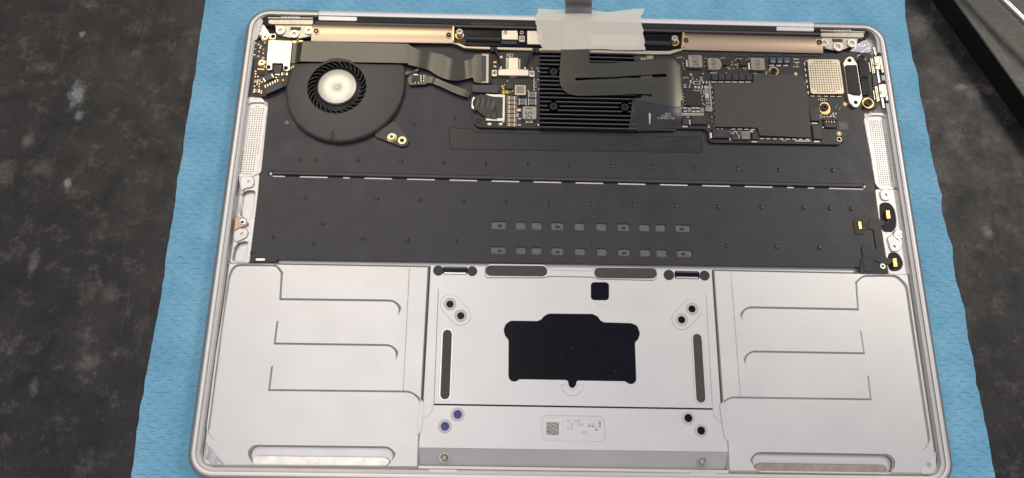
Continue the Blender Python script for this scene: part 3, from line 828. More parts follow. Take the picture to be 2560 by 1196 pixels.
mb.sweep([(circ(c, 1.4, 16), 0.55), (circ(c, 1.25, 16), 0.95), (circ(c, 0.7, 16), 1.0), (circ(c, 0.5, 16), 0.6)]); mb.cap([circ(c, 0.5, 16)], 0.6)
obj('screw_hole', mb, ALU_POL, lap)
# right-hand pads
sd = zH((330, 555), (480, 555), (520, 780), (545, 1000), (570, 1110), (420, 1110), (375, 860), (350, 700))
mk1 = zH((362, 690), (370, 650), (420, 645), (458, 690), (470, 780), (450, 825), (415, 832), (378, 815))
mk3 = zH((415, 1010), (430, 970), (480, 975), (512, 1030), (500, 1070), (465, 1086), (425, 1075))
mb = MB(); mb.prism([rnd(P(sd, -0.5), 1, 3), smooth(P(mk1, -0.5), 3), smooth(P(mk3, -0.5), 3)], -1.5, -0.5, 0.2)
obj('side_pad', mb, ALU, lap)
plate('microphone_well', inset(ccw(smooth(P(mk1, -0.5), 3)), -0.4), -1.5, -1.1, CAVITY, lap)
plate('microphone_well', inset(ccw(smooth(P(mk3, -0.5), 3)), -0.4), -1.5, -1.1, CAVITY, lap)
for x, y, pts in ((403, 593, ((365, 575), (380, 560), (425, 562), (440, 600), (425, 625), (380, 622))), (456, 928, ((420, 900), (415, 870), (450, 850), (500, 870), (510, 910), (490, 955), (440, 955)))):
    l = smooth(P(zH(*pts), 0.2), 3)
    plate('screw_boss', [l, pcirc(*zH.p(x, y), 4.6, 0.2, 14)], -1.2, 0.2, ALU, lap, 0.2)
    c = at(*zH.p(x, y), 0.2)
    plate('boss_ring', [circ(c, 1.35, 18), circ(c, 0.8, 18)], 0.1, 0.28, ALU_RAW, lap, 0.05)
    plate('screw_hole', pcirc(*zH.p(x, y), 4.8, 0.2, 14), -1.2, -0.3, HINGE, lap)
mb = MB(); l = smooth(P(zH((450, 835), (480, 815), (508, 830), (510, 870), (490, 890), (455, 865)), 0.3), 3)
mb.prism([l], -1, 0.5, 0.4); obj('polished_notch', mb, ALU_POL, lap)
# microphone flex and its three microphones
fx = zH((285, 780), (300, 750), (330, 748), (370, 752), (395, 765), (395, 785), (372, 790), (405, 1000), (440, 1005), (448, 1030), (420, 1045), (365, 1035), (335, 1020), (300, 1000), (250, 985), (245, 930), (260, 912), (300, 908), (305, 945), (340, 945), (322, 815), (290, 815))
mf = plate('microphone_flex', rnd(P(fx, 0.1), 0.4, 2), -0.2, 0.1, FLEXB, lap, 0.05)
plate('flex_pad', rnd(P(zH((190, 770), (200, 745), (245, 745), (262, 775), (290, 785), (290, 812), (265, 820), (268, 845), (205, 850), (197, 800)), 0.05), 0.8, 3), ZB-0.1, 0.02, RUBBER, mf, 0.05)
plate('flex_pad', rnd(P(zH((245, 1000), (265, 985), (310, 990), (335, 1035), (410, 1040), (412, 1108), (240, 1105), (232, 1080)), 0.05), 0.8, 3), ZB-0.1, 0.05, RUBBER, mf, 0.05)
plate('flex_patch', rnd(P(zH((250, 1005), (300, 1000), (330, 1040), (325, 1085), (265, 1095)), 0.1), 0.5, 2), 0, 0.2, FLEXB, mf, 0.05)
for qd in (((400, 695), (425, 693), (432, 745), (407, 748)), ((220, 766), (240, 764), (248, 813), (227, 816)), ((444, 1006), (470, 1003), (478, 1058), (452, 1062))):
    l = P(zH(*qd), 0.4)
    plate('microphone', l, -0.9, 0.55, GOLD, mf, 0.08)
screw(*zH.p(383, 1055), 7.5, 0.05, 0.5, STEEL, mf)
text('\u00b7\u00b7\u00b7', *zH.p(420, 770), -1.05, 6, 0.1, WHITEPRINT, mf)

# ------------------------------------------------------------------ rear: gap, hinge cover, rail, bars
plate('rear_cavity', P([(665, 42), (2165, 78), (2160, 135), (668, 104)], -1.2), -1.6, -1.2, CAVITY, lap)
hc = [at(796, 30, 2.3), at(2036, 60, 2.3)]
mb = MB()
x0, x1 = hc[0][0], hc[1][0]; yb = RH
prf = [(yb+0.04, -0.2), (yb-0.0, 0.5), (yb-0.36, 1.2), (yb-1.0, 1.86), (yb-1.66, 2.16), (yb-2.08, 2.26), (yb-3.5, 2.26), (yb-3.62, 2.1), (yb-3.64, 0.3)]
vs = [(x0+0.12, y, z) for y, z in prf]+[(x1-0.12, y, z) for y, z in prf]; n = len(prf)
mb.add(vs, [(i, i+1, n+i+1, n+i) for i in range(n-1)]+[tuple(reversed(range(n))), tuple(range(n, 2*n))])
mb.fixn = True
obj('hinge_cover', mb, mat('highlit_hinge_cover', (0.86, 0.85, 0.86), 0.35, 0.45, 0.02, 80), lap)  # colour lightened to hold the bright highlight along the rear edge
# matching top strip left and right of the seams is the case; dark seams
for x in (x0, x1):
    mb = MB(); mb.box((x-0.12, yb-3.6, 0.5), (x+0.12, yb-1.9, 2.24)); obj('seam', mb, CAVITY, lap)
# strip whose black stands for shade between cover and rail, over the case ledge
mb = MB(); a = at(893, 50, 1.9); b = at(1942, 75, 1.9)
plate('hinge_gap_shade', P([(893, 42.5), (1944, 66), (1944, 79), (893, 55)], 1.75), 0.5, 1.75, CAVITY, lap)
for l in (((796, 40), (893, 42.5), (893, 53), (796, 51)), ((1941, 66.5), (2036, 68.5), (2036, 79), (1941, 77))):
    plate('cover_end', rnd(P(l, 2.2), [0.3, 0.9, 0.9, 0.3], 3), 0.5, 2.2, ALU, lap, 0.2)
plate('rail', P([(787, 53.5), (2052, 82), (2052, 88), (787, 60)], 1.9), 0.2, 1.9, FLEXG, lap, 0.2)
for rc in (zB.r(810, 262, 1150, 290), zB.r(1178, 268, 1330, 294)):
    plate('antenna_window', rectl(rc, 1.85), 1.2, 1.95, FLEXB, lap, 0.04)
# the two long hinge bars, rounded across
def bar(q, name):
    A_, B_, C_, D_ = [Vector(p) for p in P(q, 2.3)]     # rear-left, rear-right, front-right, front-left
    mb = MB(); prof = [(0.0, 0.4), (0.0, 1.75), (0.05, 2.1), (0.18, 2.45), (0.36, 2.62), (0.55, 2.6), (0.72, 2.42), (0.86, 2.12), (0.96, 1.9), (1.0, 1.7), (1.0, 0.6)]
    vs = []
    for t, z in prof: p = A_.lerp(D_, t); vs.append((p.x, p.y, z))
    for t, z in prof: p = B_.lerp(C_, t); vs.append((p.x, p.y, z))
    n = len(prof)
    mb.add(vs, [(i, i+1, n+i+1, n+i) for i in range(n-1)]+[tuple(reversed(range(n))), tuple(range(n, 2*n))]); mb.fixn = True
    return obj(name, mb, BARM, lap, 60)
barL = bar([(783, 56), (1134, 66), (1134, 107), (777, 102)], 'hinge_bar')
barR = bar([(1706, 81), (2052, 90), (2059, 132), (1703, 123)], 'hinge_bar')
for b_, lst in ((barL, ((790.5, 78), (1122, 87.5))), (barR, ((1715, 101), (2048, 106.5)))):
    for px, py in lst:
        c = at(px, py, 2.6); k = mpp(px, py, 2.6)
        mb = MB(); mb.prism([circ(c, 10*k, 18), circ(c, 8*k, 18)], 2.2, 2.72, 0.05, 0)
        mb.cap([circ(c, 8*k, 18)], 2.5, True, 1); mb.prism([circ(c, 6.4*k, 18), star(c, 3*k)], 2.3, 2.85, 0.1, 2); mb.cap([ccw(star(c, 3*k))], 2.6, True, 1)
        obj('screw', mb, [CREAM2, CAVITY, BLKSCREW], b_)
for l in (zB((605, 305), (622, 305), (622, 470), (605, 470)), zD((95, 150), (112, 150), (115, 282), (98, 282))):
    plate('gold_end', P(l, 2.6), 0.5, 2.66, GOLD, lap, 0.05)
# lower rail between the bars
rl = zB((560, 490), (640, 482), (760, 512), (900, 518), (1620, 540), (1620, 560), (900, 552), (740, 552), (640, 505), (560, 500))
rail = [(1130, 106), (1148, 108), (1166, 115.5), (1200, 116.5), (1480, 123), (1640, 127), (1672, 127), (1690, 123), (1706, 121), (1706, 126.5), (1694, 130), (1676, 136), (1640, 136.5), (1480, 132), (1200, 123), (1160, 120.5), (1142, 112), (1130, 108.5)]
plate('hinge_rail', P(rail, 2.0), 0.4, 2.0, CREAM2, lap, 0.25)
# trough between the bars
plate('trough', P([(1136, 70), (1706, 83), (1706, 126), (1136, 113)], 0.6), 0.0, 0.6, GLASS, lap)
for xa, ya, xb, yb2 in ((1165, 97, 1251, 99), (1612, 108, 1680, 110)):
    mb = MB(); mb.tube([(*at(xa, ya, 0.9), 0.3), (*at(xb, yb2, 0.9), 0.3)], 1.7, 18); obj('hinge_tube', mb, FLEXB, lap, 60)
for px, py in ((1149, 80), (1687, 96)):
    c = at(px, py, 3.4); k = mpp(px, py, 3)
    mb = MB()
    cl = at(px, py+9, 1.2)
    mb.prism([circ(cl, 12*k, 22), circ(cl, 7*k, 22)], 0.6, 1.3, 0.25, 1)
    mb.prism([circ(c, 8.3*k, 20), circ(c, 4.8*k, 20)], 0.6, 3.6, 0.2, 0)
    mb.cap([circ(c, 4.9*k, 20)], 2.8, True, 2)
    obj('standoff', mb, [ALU_RAW, GOLD, HINGE], lap)
plate('trough_block', rrect((1141, 98, 1165, 112), 1.2, 0.4), 0.4, 1.3, FLEXB, lap, 0.1)
for l in (zB((1170, 352), (1352, 352), (1360, 458), (1170, 455)), zB((1460, 355), (1640, 358), (1640, 512), (1462, 510))):
    cn = plate('connector_cover', rnd(P(l, 2.1), 0.35, 3), 0.5, 2.1, CREAM, lap, 0.15)
plate('connector_cover', rnd(P([(1440, 84), (1600, 88), (1600, 118), (1440, 114)], 2.1), 0.35, 3), 0.5, 2.1, CREAM, lap, 0.15)
plate('connector_base', P(zB((1165, 460), (1350, 462), (1345, 512), (1165, 508)), 1.2), 0.5, 1.2, CHIPG, lap, 0.1)
screw(*zB.p(1212, 372), 5.2, 2.0, 2.4, HINGE, lap)
screw(*zB.p(1401, 375), 5.6, 1.6, 2.2, HINGE, lap)
plate('clip', rrect(zB.r(1368, 410, 1436, 482), 1.6, 0.3), 0.5, 1.5, TIN, lap, 0.15)
screw(*zB.p(1402, 436), 5.4, 1.5, 1.9, HINGE, lap)

# hinges
def hinge(side):
    if side < 0:
        z = zR; body = [(560, 240), (600, 230), (1462, 235), (1455, 335), (610, 325), (560, 300)]
        low = [(690, 330), (1452, 345), (1440, 560), (1180, 612), (1000, 600), (735, 540)]
        scr = ((805, 445, 95), (1080, 515, 92), (1372, 447, 90)); k = 7.975
        rod = ((560, 205), (1460, 215)); coil = (835, 1210)
        ctext = (1110, 425)
        cav = [(470, 230), (520, 160), (1540, 180), (1560, 260), (1450, 620), (760, 590), (690, 400), (520, 350), (470, 300)]
    else:
        z = zG; k = 3.987; body = [(206, 165), (630, 165), (640, 180), (638, 212), (620, 216), (208, 208)]
        low = [(212, 208), (580, 214), (575, 262), (520, 300), (415, 345), (340, 345), (230, 318)]
        scr = ((246, 266, 46), (383, 305, 51), (521, 269, 50))
        rod = ((200, 147), (640, 165)); coil = (320, 500)
        ctext = (372, 250)
        cav = [(150, 130), (640, 132), (685, 165), (685, 210), (590, 258), (400, 360), (240, 330), (205, 200), (160, 170)]
    Z = 1.7
    plate('hinge_well', rnd(P(z(*cav), 0.4), 1.0, 4), -0.6, 0.35, CAVITY, lap)
    h = plate('hinge', rnd(P(z(*low), Z), 0.8, 3), 0.2, Z, HINGE, lap, 0.15)
    plate('hinge_arm', rnd(P(z(*body), Z+0.7), 0.5, 3), 0.3, Z+0.6, HINGE, h, 0.2)
    mb = MB(); a, b = P(z(*rod), Z)
    mb.tube([(*a, Z-0.2), (*b, Z-0.2)], 0.75, 12); obj('hinge_pin', mb, HINGE, h, 60)
    m_ = 12
    c0 = at(*z.p(coil[0], (rod[0][1]+rod[1][1])/2), Z); c1 = at(*z.p(coil[1], (rod[0][1]+rod[1][1])/2), Z)
    for i in range(m_):
        t = (i+0.5)/m_
        x, y = c0[0]+(c1[0]-c0[0])*t, c0[1]+(c1[1]-c0[1])*t
        mb = MB(); mb.tube([(x-0.2, y, Z-0.1), (x+0.17, y, Z-0.1)], 1.15, 12); obj('spring_washer', mb, STEEL, h, 60)
    for x, y, r in scr:
        screw(*z.p(x, y), r/k, Z-0.1, Z+0.8, STEEL, h, starr=0.5, inner=HINGE)
    a, b = z.p(*ctext)
    plate('etched_patch', rectl((a-13, b-5, a+13, b+3), Z), Z-0.1, Z+0.012, GREYPRINT, h)
hinge(-1); hinge(1)
# machined corner pockets
plate('corner_ramp', smooth(P(zR((340, 430), (400, 330), (460, 300), (600, 500), (610, 560), (420, 560), (345, 560)), 0.8), 3), -1, 0.8, ALU_POL, lap, 0.5)
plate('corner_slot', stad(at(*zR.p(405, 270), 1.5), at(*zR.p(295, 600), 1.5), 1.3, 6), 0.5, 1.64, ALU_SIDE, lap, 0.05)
plate('corner_ramp', smooth(P(zG((500, 340), (600, 250), (670, 240), (715, 300), (720, 350), (690, 372), (560, 365)), 0.8), 3), -1, 0.8, ALU_POL, lap, 0.5)
cpL = zS((330, 60), (620, 20), (620, 130), (480, 150), (330, 160), (300, 300), (300, 430), (370, 460), (290, 1060), (230, 1075), (330, 430))
# ------------------------------------------------------------------ left input board
ib = zS((335, 190), (375, 152), (480, 140), (500, 30), (600, 20), (1110, 130), (1180, 190), (1100, 540), (960, 700), (900, 900), (545, 1075), (312, 1060), (372, 450), (335, 430), (315, 400))
ZI = 0.75
iob = plate('input_board', rnd(P(ib, ZI), 0.7, 3), -0.1, ZI, PCB, lap, 0.05)
sh = zS((605, 133), (1003, 148), (968, 520), (958, 640), (905, 655), (862, 640), (845, 525), (670, 520), (668, 625), (620, 642), (572, 632), (570, 520))
hA, hB = pcirc(*zS.p(605, 587), 5.2, 1.9, 14), pcirc(*zS.p(893, 600), 5.2, 1.9, 14)
plate('port_shield', [rnd(P(sh, 1.9), 0.5, 3), hA, hB], 0.8, 1.9, CREAM, iob, 0.15)
ear = rnd(P(zS((622, 30), (720, 25), (735, 70), (722, 128), (620, 125)), 1.7), 0.5, 3)
plate('shield_ear', [ear, pcirc(*zS.p(682, 75), 5.2, 1.7, 14)], 0.8, 1.7, CREAM, iob, 0.1)
for x, y, r in ((550, 82, 9), (495, 507, 8.6)): screw(*zS.p(x, y), r, 0.8, 1.6, COPPER, iob, ring=GOLD, ringr=1.18, starr=0.3)
for x, y, r in ((387, 190, 4), (440, 212, 4.2), (380, 292, 3.2), (525, 297, 3.5), (370, 382, 4.4), (437, 407, 4.6), (513, 433, 5), (548, 182, 4)):
    mb = MB(); c = at(*zS.p(x, y), ZI); q = r*mpp(640, 150)
    mb.sweep([(circ(c, q, 12), ZI), (circ(c, q*0.8, 12), ZI+0.25), (circ(c, q*0.35, 12), ZI+0.4)]); mb.cap([circ(c, q*.35, 12)], ZI+.4)
    obj('solder_joint', mb, TIN, iob, 60)
plate('gold_lug', smooth(P(zS((1005, 150), (1170, 140), (1165, 175), (1120, 205), (1060, 212), (1005, 190)), 1.0), 3), ZI-0.1, 1.05, GOLD, iob, 0.08)
screw(*zS.p(1088, 152), 5, 1.0, 1.5, HINGE, iob)

def turned(rc_pts, z1, h, name, m_, parent, ch=0.08, term=None):
    return plate(name, P(rc_pts, z1), z1-h, z1, m_, parent, ch)
plate('chip', P(zS((690, 545), (835, 550), (805, 690), (690, 680)), 1.5), 0.7, 1.5, CHIPG, iob, 0.08)
plate('terminal', P(zS((715, 693), (800, 698), (795, 722), (712, 715)), 1.1), 0.7, 1.1, TIN, iob, 0.05)
plate('chip', P(zS((530, 750), (640, 705), (690, 765), (575, 820)), 1.6), 0.7, 1.6, CHIPB, iob, 0.1)
plate('terminal', P(zS((640, 703), (672, 695), (700, 755), (690, 770)), 1.5), 0.7, 1.5, TIN, iob, 0.05)
plate('terminal', P(zS((503, 770), (528, 760), (568, 822), (545, 838)), 1.4), 0.7, 1.4, TIN, iob, 0.05)
con = plate('cable_connector', P(zS((515, 905), (770, 770), (805, 790), (865, 905), (560, 1040), (535, 990)), 1.8), 0.7, 1.8, CHIPG, iob, 0.12)
plate('connector_flap', P(zS((548, 985), (800, 880), (850, 900), (840, 918), (570, 1035)), 2.1), 1.6, 2.1, FLEXG, iob, 0.08)
for i in range(6):
    t = i/5; x, y = 545+t*205, 903-t*100
    plate('contact', P(zS((x-8, y-14), (x+10, y-22), (x+22, y+18), (x+6, y+26)), 2.0), 1.5, 2.0, COPPER, iob, 0.03)
plate('chip', P(zS((425, 650), (530, 655), (525, 720), (420, 712)), 1.1), 0.7, 1.15, CHIP, iob, 0.05)
def two(name, zz, rc, z0, h, body, parent, ax=0, fr=0.22, em=TIN):
    """small part with metal ends; ax 0 ends left and right, 1 front and rear"""
    l = rectl(zz.r(*rc), z0+h)
    (xa, ya), (xb, yb_) = l[0], l[2]
    mb = MB()
    if ax == 0:
        w_ = (xb-xa)*fr
        mb.box((xa+w_, ya, z0), (xb-w_, yb_, z0+h*0.97), 0); mb.box((xa, ya-0.02, z0), (xa+w_, yb_+0.02, z0+h), 1); mb.box((xb-w_, ya-0.02, z0), (xb, yb_+0.02, z0+h), 1)
    else:
        w_ = (yb_-ya)*fr
        mb.box((xa, ya+w_, z0), (xb, yb_-w_, z0+h*0.97), 0); mb.box((xa-0.02, ya, z0), (xb+0.02, ya+w_, z0+h), 1); mb.box((xa-0.02, yb_-w_, z0), (xb+0.02, yb_, z0+h), 1)
    return obj(name, mb, [body, em], parent)
for rc in ((820, 678, 925, 722), (420, 790, 470, 850), (410, 840, 465, 885), (375, 800, 405, 845), (360, 950, 460, 1010)):
    two('capacitor', zS, rc, ZI-0.05, 0.75, TAN, iob)
mb = MB()
for x, y in ((375, 908), (452, 912), (490, 985), (487, 1018), (500, 835), (850, 805), (1018, 580), (985, 602), (737, 760), (440, 620), (470, 622), (500, 625), (525, 627), (540, 580), (395, 660), (395, 700), (435, 745), (390, 750), (480, 240), (455, 330), (520, 360), (470, 270)):
    mb.prism([pcirc(*zS.p(x, y), 2.2, ZI, 7)], ZI-0.05, ZI+0.18, 0.06)
o = obj('solder_points', mb, [GOLD], iob); o['kind'] = 'stuff'

# ------------------------------------------------------------------ ribbon from input board to logic board
mb = MB()
def secs(lst): return [(at(*a, z), at(*b, z), z) for a, b, z in lst]
mb.ribbon(secs([((733, 107), (727, 158), 1.2), ((745, 107), (739, 158), 1.25), ((756, 104), (750, 154), 2.3), ((772, 104), (766, 154), 2.4), ((900, 107), (900, 156), 2.4), ((1012, 110), (1011, 158), 2.4), ((1018, 110), (1017, 159), 2.2)]), 0.16)
rib = obj('ribbon_cable', mb, FLEX, lap, 40)
mb = MB()
# the ribbon drops, dips and climbs onto its socket
mb.ribbon(secs([((1021, 112), (1020, 162), 2.3), ((1050, 126), (1046, 168), 2.1), ((1080, 132), (1072, 176), 1.5), ((1104, 136), (1095, 190), 2.0), ((1125, 146), (1118, 199), 2.6), ((1144, 154), (1142, 202), 2.2), ((1162, 152), (1165, 198), 1.5), ((1180, 147), (1182, 195), 2.2), ((1189, 137), (1187, 205), 2.4), ((1206, 136), (1205, 209), 2.4)]), 0.16, 0, 8)
obj('ribbon_fold', mb, FLEX, rib, 40)
plate('ribbon_edge', P(zA((1895, 505), (1925, 515), (1922, 730), (1893, 722)), 2.3), 1.5, 2.25, FLEXB, rib)
# lower thin flex from the fan with its small driver
mb = MB()
mb.ribbon(secs([((1005, 181), (1005, 187), 1.0), ((1015, 180), (1012, 188), 1.2), ((1045, 178), (1047, 171), 1.2)]), 0.12)
obj('ribbon_lower_fold', mb, FLEX, rib)
mb = MB()
mb.ribbon(secs([((1062, 192), (1062, 208), 1.2), ((1080, 192), (1078, 208), 1.2), ((1092, 196), (1086, 211), 1.6), ((1110, 204), (1104, 218), 1.7), ((1140, 216), (1134, 232), 1.7), ((1172, 228), (1166, 243), 1.7), ((1178, 232), (1172, 243), 0.9)]), 0.14)
ff = obj('fan_cable', mb, FLEX, lap, 40)
plate('driver_carrier', P(zU((0, 765), (40, 720), (310, 710), (310, 870), (30, 885), (0, 830)), 1.3), 0.9, 1.3, FLEX, ff, 0.05)
plate('chip', P(zU((70, 730), (190, 735), (190, 825), (65, 825)), 1.9), 1.2, 1.9, CHIP, ff, 0.06)
plate('terminal', P(zU((90, 700), (165, 702), (160, 722), (92, 720)), 1.6), 1.2, 1.6, TIN, ff, 0.05)
for rc in ((210, 720, 270, 745), (210, 760, 270, 785), (215, 800, 265, 825), (110, 828, 180, 850)):
    two('capacitor', zU, rc, 1.25, 0.4, CHIP, ff)

# ------------------------------------------------------------------ cooling fan
ZF = 2.7
fan = None
fo = zT((215, 130), (150, 190), (100, 290), (70, 400), (63, 500), (80, 620), (120, 740), (190, 850), (290, 940), (410, 1010), (550, 1055), (700, 1072), (850, 1057), (1000, 1012), (1150, 937), (1270, 842), (1370, 722), (1440, 590), (1478, 450), (1488, 350), (1490, 145), (900, 130), (840, 92), (760, 70), (680, 62), (600, 72), (540, 98), (505, 122))
fl = ccw(rnd(P(fo, ZF), 2.0, 3))
fc = at(*zT.p(680, 421), ZF); fr_ = 357/4.785*mpp(842, 218, ZF)
mb = MB()
hole = circ(fc, fr_, 56)
base_l = inset(fl, -0.15)
mb.wall(base_l, -0.2, base_l, ZF-1.15, 0)
mb.wall(base_l, ZF-1.15, inset(fl, 0.05), ZF-0.75, 0); mb.wall(inset(fl, 0.05), ZF-0.75, inset(fl, 0.45), ZF-0.22, 0); mb.wall(inset(fl, 0.45), ZF-0.22, inset(fl, 1.1), ZF, 0)
mb.cap([inset(fl, 1.1), hole], ZF, True, 0)
mb.wall(hole, ZF-0.5, hole, ZF, 0, flip=True)
fan = obj('cooling_fan', mb, FANM, lap, 50)
plate('fan_floor', inset(fl, 0.5), -0.2, 0.1, CAVITY, fan)
mb = MB(); mb.prism([circ(fc, fr_+0.12, 56), circ(fc, fr_-0.12, 56)], ZF-0.3, ZF+0.03, 0.03)
obj('inlet_rim', mb, FANM, fan)
hc_ = at(*zT.p(683, 414), ZF+0.2); hr = 228/4.785*mpp(842, 216, ZF)
mb = MB()
mb.sweep([(circ(fc, hr*1.34, 48), 0.2), (circ(fc, hr*1.30, 48), 1.2), (circ(hc_, hr*1.10, 48), 1.9), (circ(hc_, hr*1.09, 48), ZF-0.2), (circ(hc_, hr*1.05, 48), ZF+0.0), (circ(hc_, hr*1.02, 48), ZF+0.02)], 0); mb.cap([circ(hc_, hr*1.02, 48)], ZF)
obj('impeller', mb, FANB, fan, 50)
mb = MB(); mb.prism([circ(hc_, hr, 56), circ(hc_, hr*0.075, 14)], ZF-0.1, ZF+0.32, 0.1); mb.cap([circ(hc_, hr*0.08, 14)], ZF+0.05, True, 1)
obj('hub_cap', mb, [HUBM, HINGE], fan, 50)
# blades: one curved blade, copied round
NB = 31
mb = MB(); pts = []
for i in range(7):
    t = i/6; r = fr_*(0.77+0.29*t); a = 0.34*t*t+0.06*t
    pts.append((r*math.cos(a), r*math.sin(a)))
th = 0.22
L_ = []; R_ = []
for i, (x, y) in enumerate(pts):
    x2, y2 = pts[min(i+1, 6)]; x1_, y1_ = pts[max(i-1, 0)]
    d = math.hypot(x2-x1_, y2-y1_); nx_, ny_ = -(y2-y1_)/d, (x2-x1_)/d
    L_.append((x+nx_*th, y+ny_*th)); R_.append((x-nx_*th, y-ny_*th))
mb.prism([L_+R_[::-1]], 0.3, 2.05, 0.05)
blm = mb.mesh('blade', FANB, 0, 40)
for i in range(NB):
    o = link('blade', blm, fan)
    o.location = (fc[0]*MM, fc[1]*MM, LIFT*MM); o.rotation_euler = (0, 0, 2*PI*i/NB)
td = smooth(P(zT((632, 930), (650, 985), (652, 1030), (625, 1045), (600, 1028), (612, 980)), ZF), 3)
mb = MB(); mb.prism([td], ZF-0.3, ZF+0.22, 0.12); obj('locating_bump', mb, FANB, fan)
tab = rnd(P(zT((1100, 1000), (1365, 820), (1510, 1000), (1548, 1060), (1520, 1120), (1455, 1135), (1390, 1112)), 0.8), 1.4, 4)
plate('mounting_tab', tab, -0.1, 0.8, FANM, fan, 0.1)
BRASS = mat('pale_brass', (0.70, 0.58, 0.34), 1.0, 0.35)
screw(*zT.p(1335, 1013), 9.2, 0.85, 1.9, BRASS, fan, ring=BRASS, ringr=1.3)
c = at(*zT.p(1460, 1058), 1.0); k = mpp(1005, 351)
mb = MB(); mb.prism([circ(c, 11*k, 22), circ(c, 4.8*k, 18)], 0.7, 1.05, 0.1); mb.cap([circ(c, 5*k, 16)], 0.82, True, 1)
obj('eyelet', mb, [BRASS, CAVITY], fan)

# ------------------------------------------------------------------ logic board
ZL = 0.9
lb = [(1205, 133), (1187, 150), (1186, 232), (1183, 296), (1186, 312), (1197, 319), (1350, 322), (1700, 322), (1760, 323), (1769, 330), (1771, 350), (1778, 357), (2098, 362), (2111, 354), (2155, 268), (2165, 210), (2163, 140), (2140, 130), (2060, 134), (1700, 128), (1350, 124)]
bhole = [pcirc(*zV.p(202, 1045), 5, ZL, 14), pcirc(*zAC.p(783, 1027), 4.5, ZL, 14)]
mb = MB(); mb.prism([rnd(P(lb, ZL), [1, 1, 1, 1, 2, 2, .3, 0, .8, 1, 1, 1.2, 2, 2, 1, 1, 1, 1, 1, 0, 0], 4)]+bhole, -0.1, ZL, 0.06)
board = obj('logic_board', mb, PCB, lap)
for x, y, r in ((*zV.p(202, 1045), 6.2), (*zAC.p(783, 1027), 6)):
    c = at(x, y, ZL); k = mpp(x, y)
    plate('eyelet', [circ(c, r*k, 18), circ(c, r*0.75*k, 18)], ZL-0.1, ZL+0.04, TIN, board)
def comp(name, zz, rc, h, m_, ch=0.08, r=0.0):
    l = rectl(zz.r(*rc), ZL+h)
    if r: l = rnd(l, r, 3)
    return plate(name, l, ZL-0.05, ZL+h, m_, board, ch)
def qcomp(name, zz, pts, h, m_, ch=0.08, r=0.0):
    l = P(zz(*pts), ZL+h)
    if r: l = rnd(l, r, 3)
    return plate(name, l, ZL-0.05, ZL+h, m_, board, ch)
# cable socket
soc = qcomp('cable_socket', zU, ((1225, 365), (1345, 370), (1340, 850), (1215, 845)), 1.4, HINGE, 0.1)
qcomp('socket_rail', zU, ((1350, 380), (1395, 380), (1390, 850), (1345, 845)), 0.9, CHIP, 0.05)
qcomp('socket_lid', zU, ((1228, 395), (1300, 395), (1296, 825), (1222, 822)), 1.55, FLEXG, 0.05)
for i in range(22):
    y = 392+i*20.3
    qcomp('contact', zU, ((1303, y), (1330, y), (1330, y+13), (1303, y+13)), 1.52, TIN, 0.02)
qcomp('cable_plug', zU, ((1062, 905), (1085, 875), (1490, 885), (1512, 910), (1505, 1000), (1480, 1015), (1080, 1000), (1062, 980)), 1.5, FLEXG, 0.12, 0.6)
# shielded memory with peeling tape
qcomp('memory_shield', zV, ((310, 655), (585, 665), (580, 1045), (312, 1035)), 0.7, CREAM, 0.1)
qcomp('memory_chip', zV, ((330, 690), (555, 700), (548, 1000), (320, 985)), 0.95, SHIELD, 0.05)
qcomp('cream_tab', zV, ((130, 695), (165, 700), (130, 760), (125, 800), (148, 850), (140, 885), (105, 855), (105, 800), (112, 740)), 0.75, CREAM, 0.1, 0.4)
mb = MB()
tape_l = smooth(P(zV((180, 700), (215, 670), (300, 665), (400, 690), (440, 705), (445, 800), (475, 985), (430, 1000), (330, 985), (230, 930), (180, 880), (150, 920), (140, 850), (165, 780)), ZL+1.4), 3)
ex = [];
def pin(l, p):
    r = False
    for k in range(len(l)):
        (x0_, y0_), (x1_, y1_) = l[k-1], l[k]
        if (y0_ > p[1]) != (y1_ > p[1]) and p[0] < (x1_-x0_)*(p[1]-y0_)/(y1_-y0_)+x0_: r = not r
    return r
def fillpts(l, st, mg):
    li = inset(ccw(l), mg); xs = [p[0] for p in l]; ys = [p[1] for p in l]; out = []
    x = min(xs)
    while x < max(xs):
        y = min(ys)
        while y < max(ys):
            if pin(li, (x, y)): out.append((x+random.uniform(-.05, .05)*st, y+random.uniform(-.05, .05)*st))
            y += st
        x += st
    return out
ztape = lambda x, y: ZL+1.35+0.22*math.sin(x*2.6+0.8*math.sin(y*0.7))+0.2*mnoise.noise((x*0.5, y*0.25, 0))
mb.prism([tape_l], lambda x, y: ztape(x, y)-0.12, ztape, 0, 0, False, fillpts(tape_l, 0.4, 0.3))
obj('black_tape', mb, mat('olive_black_tape', (0.040, 0.041, 0.036), 0, 0.36, 0.15, 300), board, 60)
qcomp('board_tape', zV, ((130, 900), (190, 890), (320, 965), (315, 1105), (180, 1110), (135, 1070)), 0.04, mat('copper_brown_mask', (0.035, 0.024, 0.026), 0.2, 0.4, 0.3, 400), 0, 0.8)
for x in (362, 523):
    qcomp('solder_foot', zV, ((x-32, 1065), (x+32, 1065), (x+30, 1095), (x, 1108), (x-30, 1095)), 0.25, TIN, 0.1, 0.3)
comp('shield_corner', zV, (545, 1028, 578, 1062), 0.75, HINGE, 0.05)
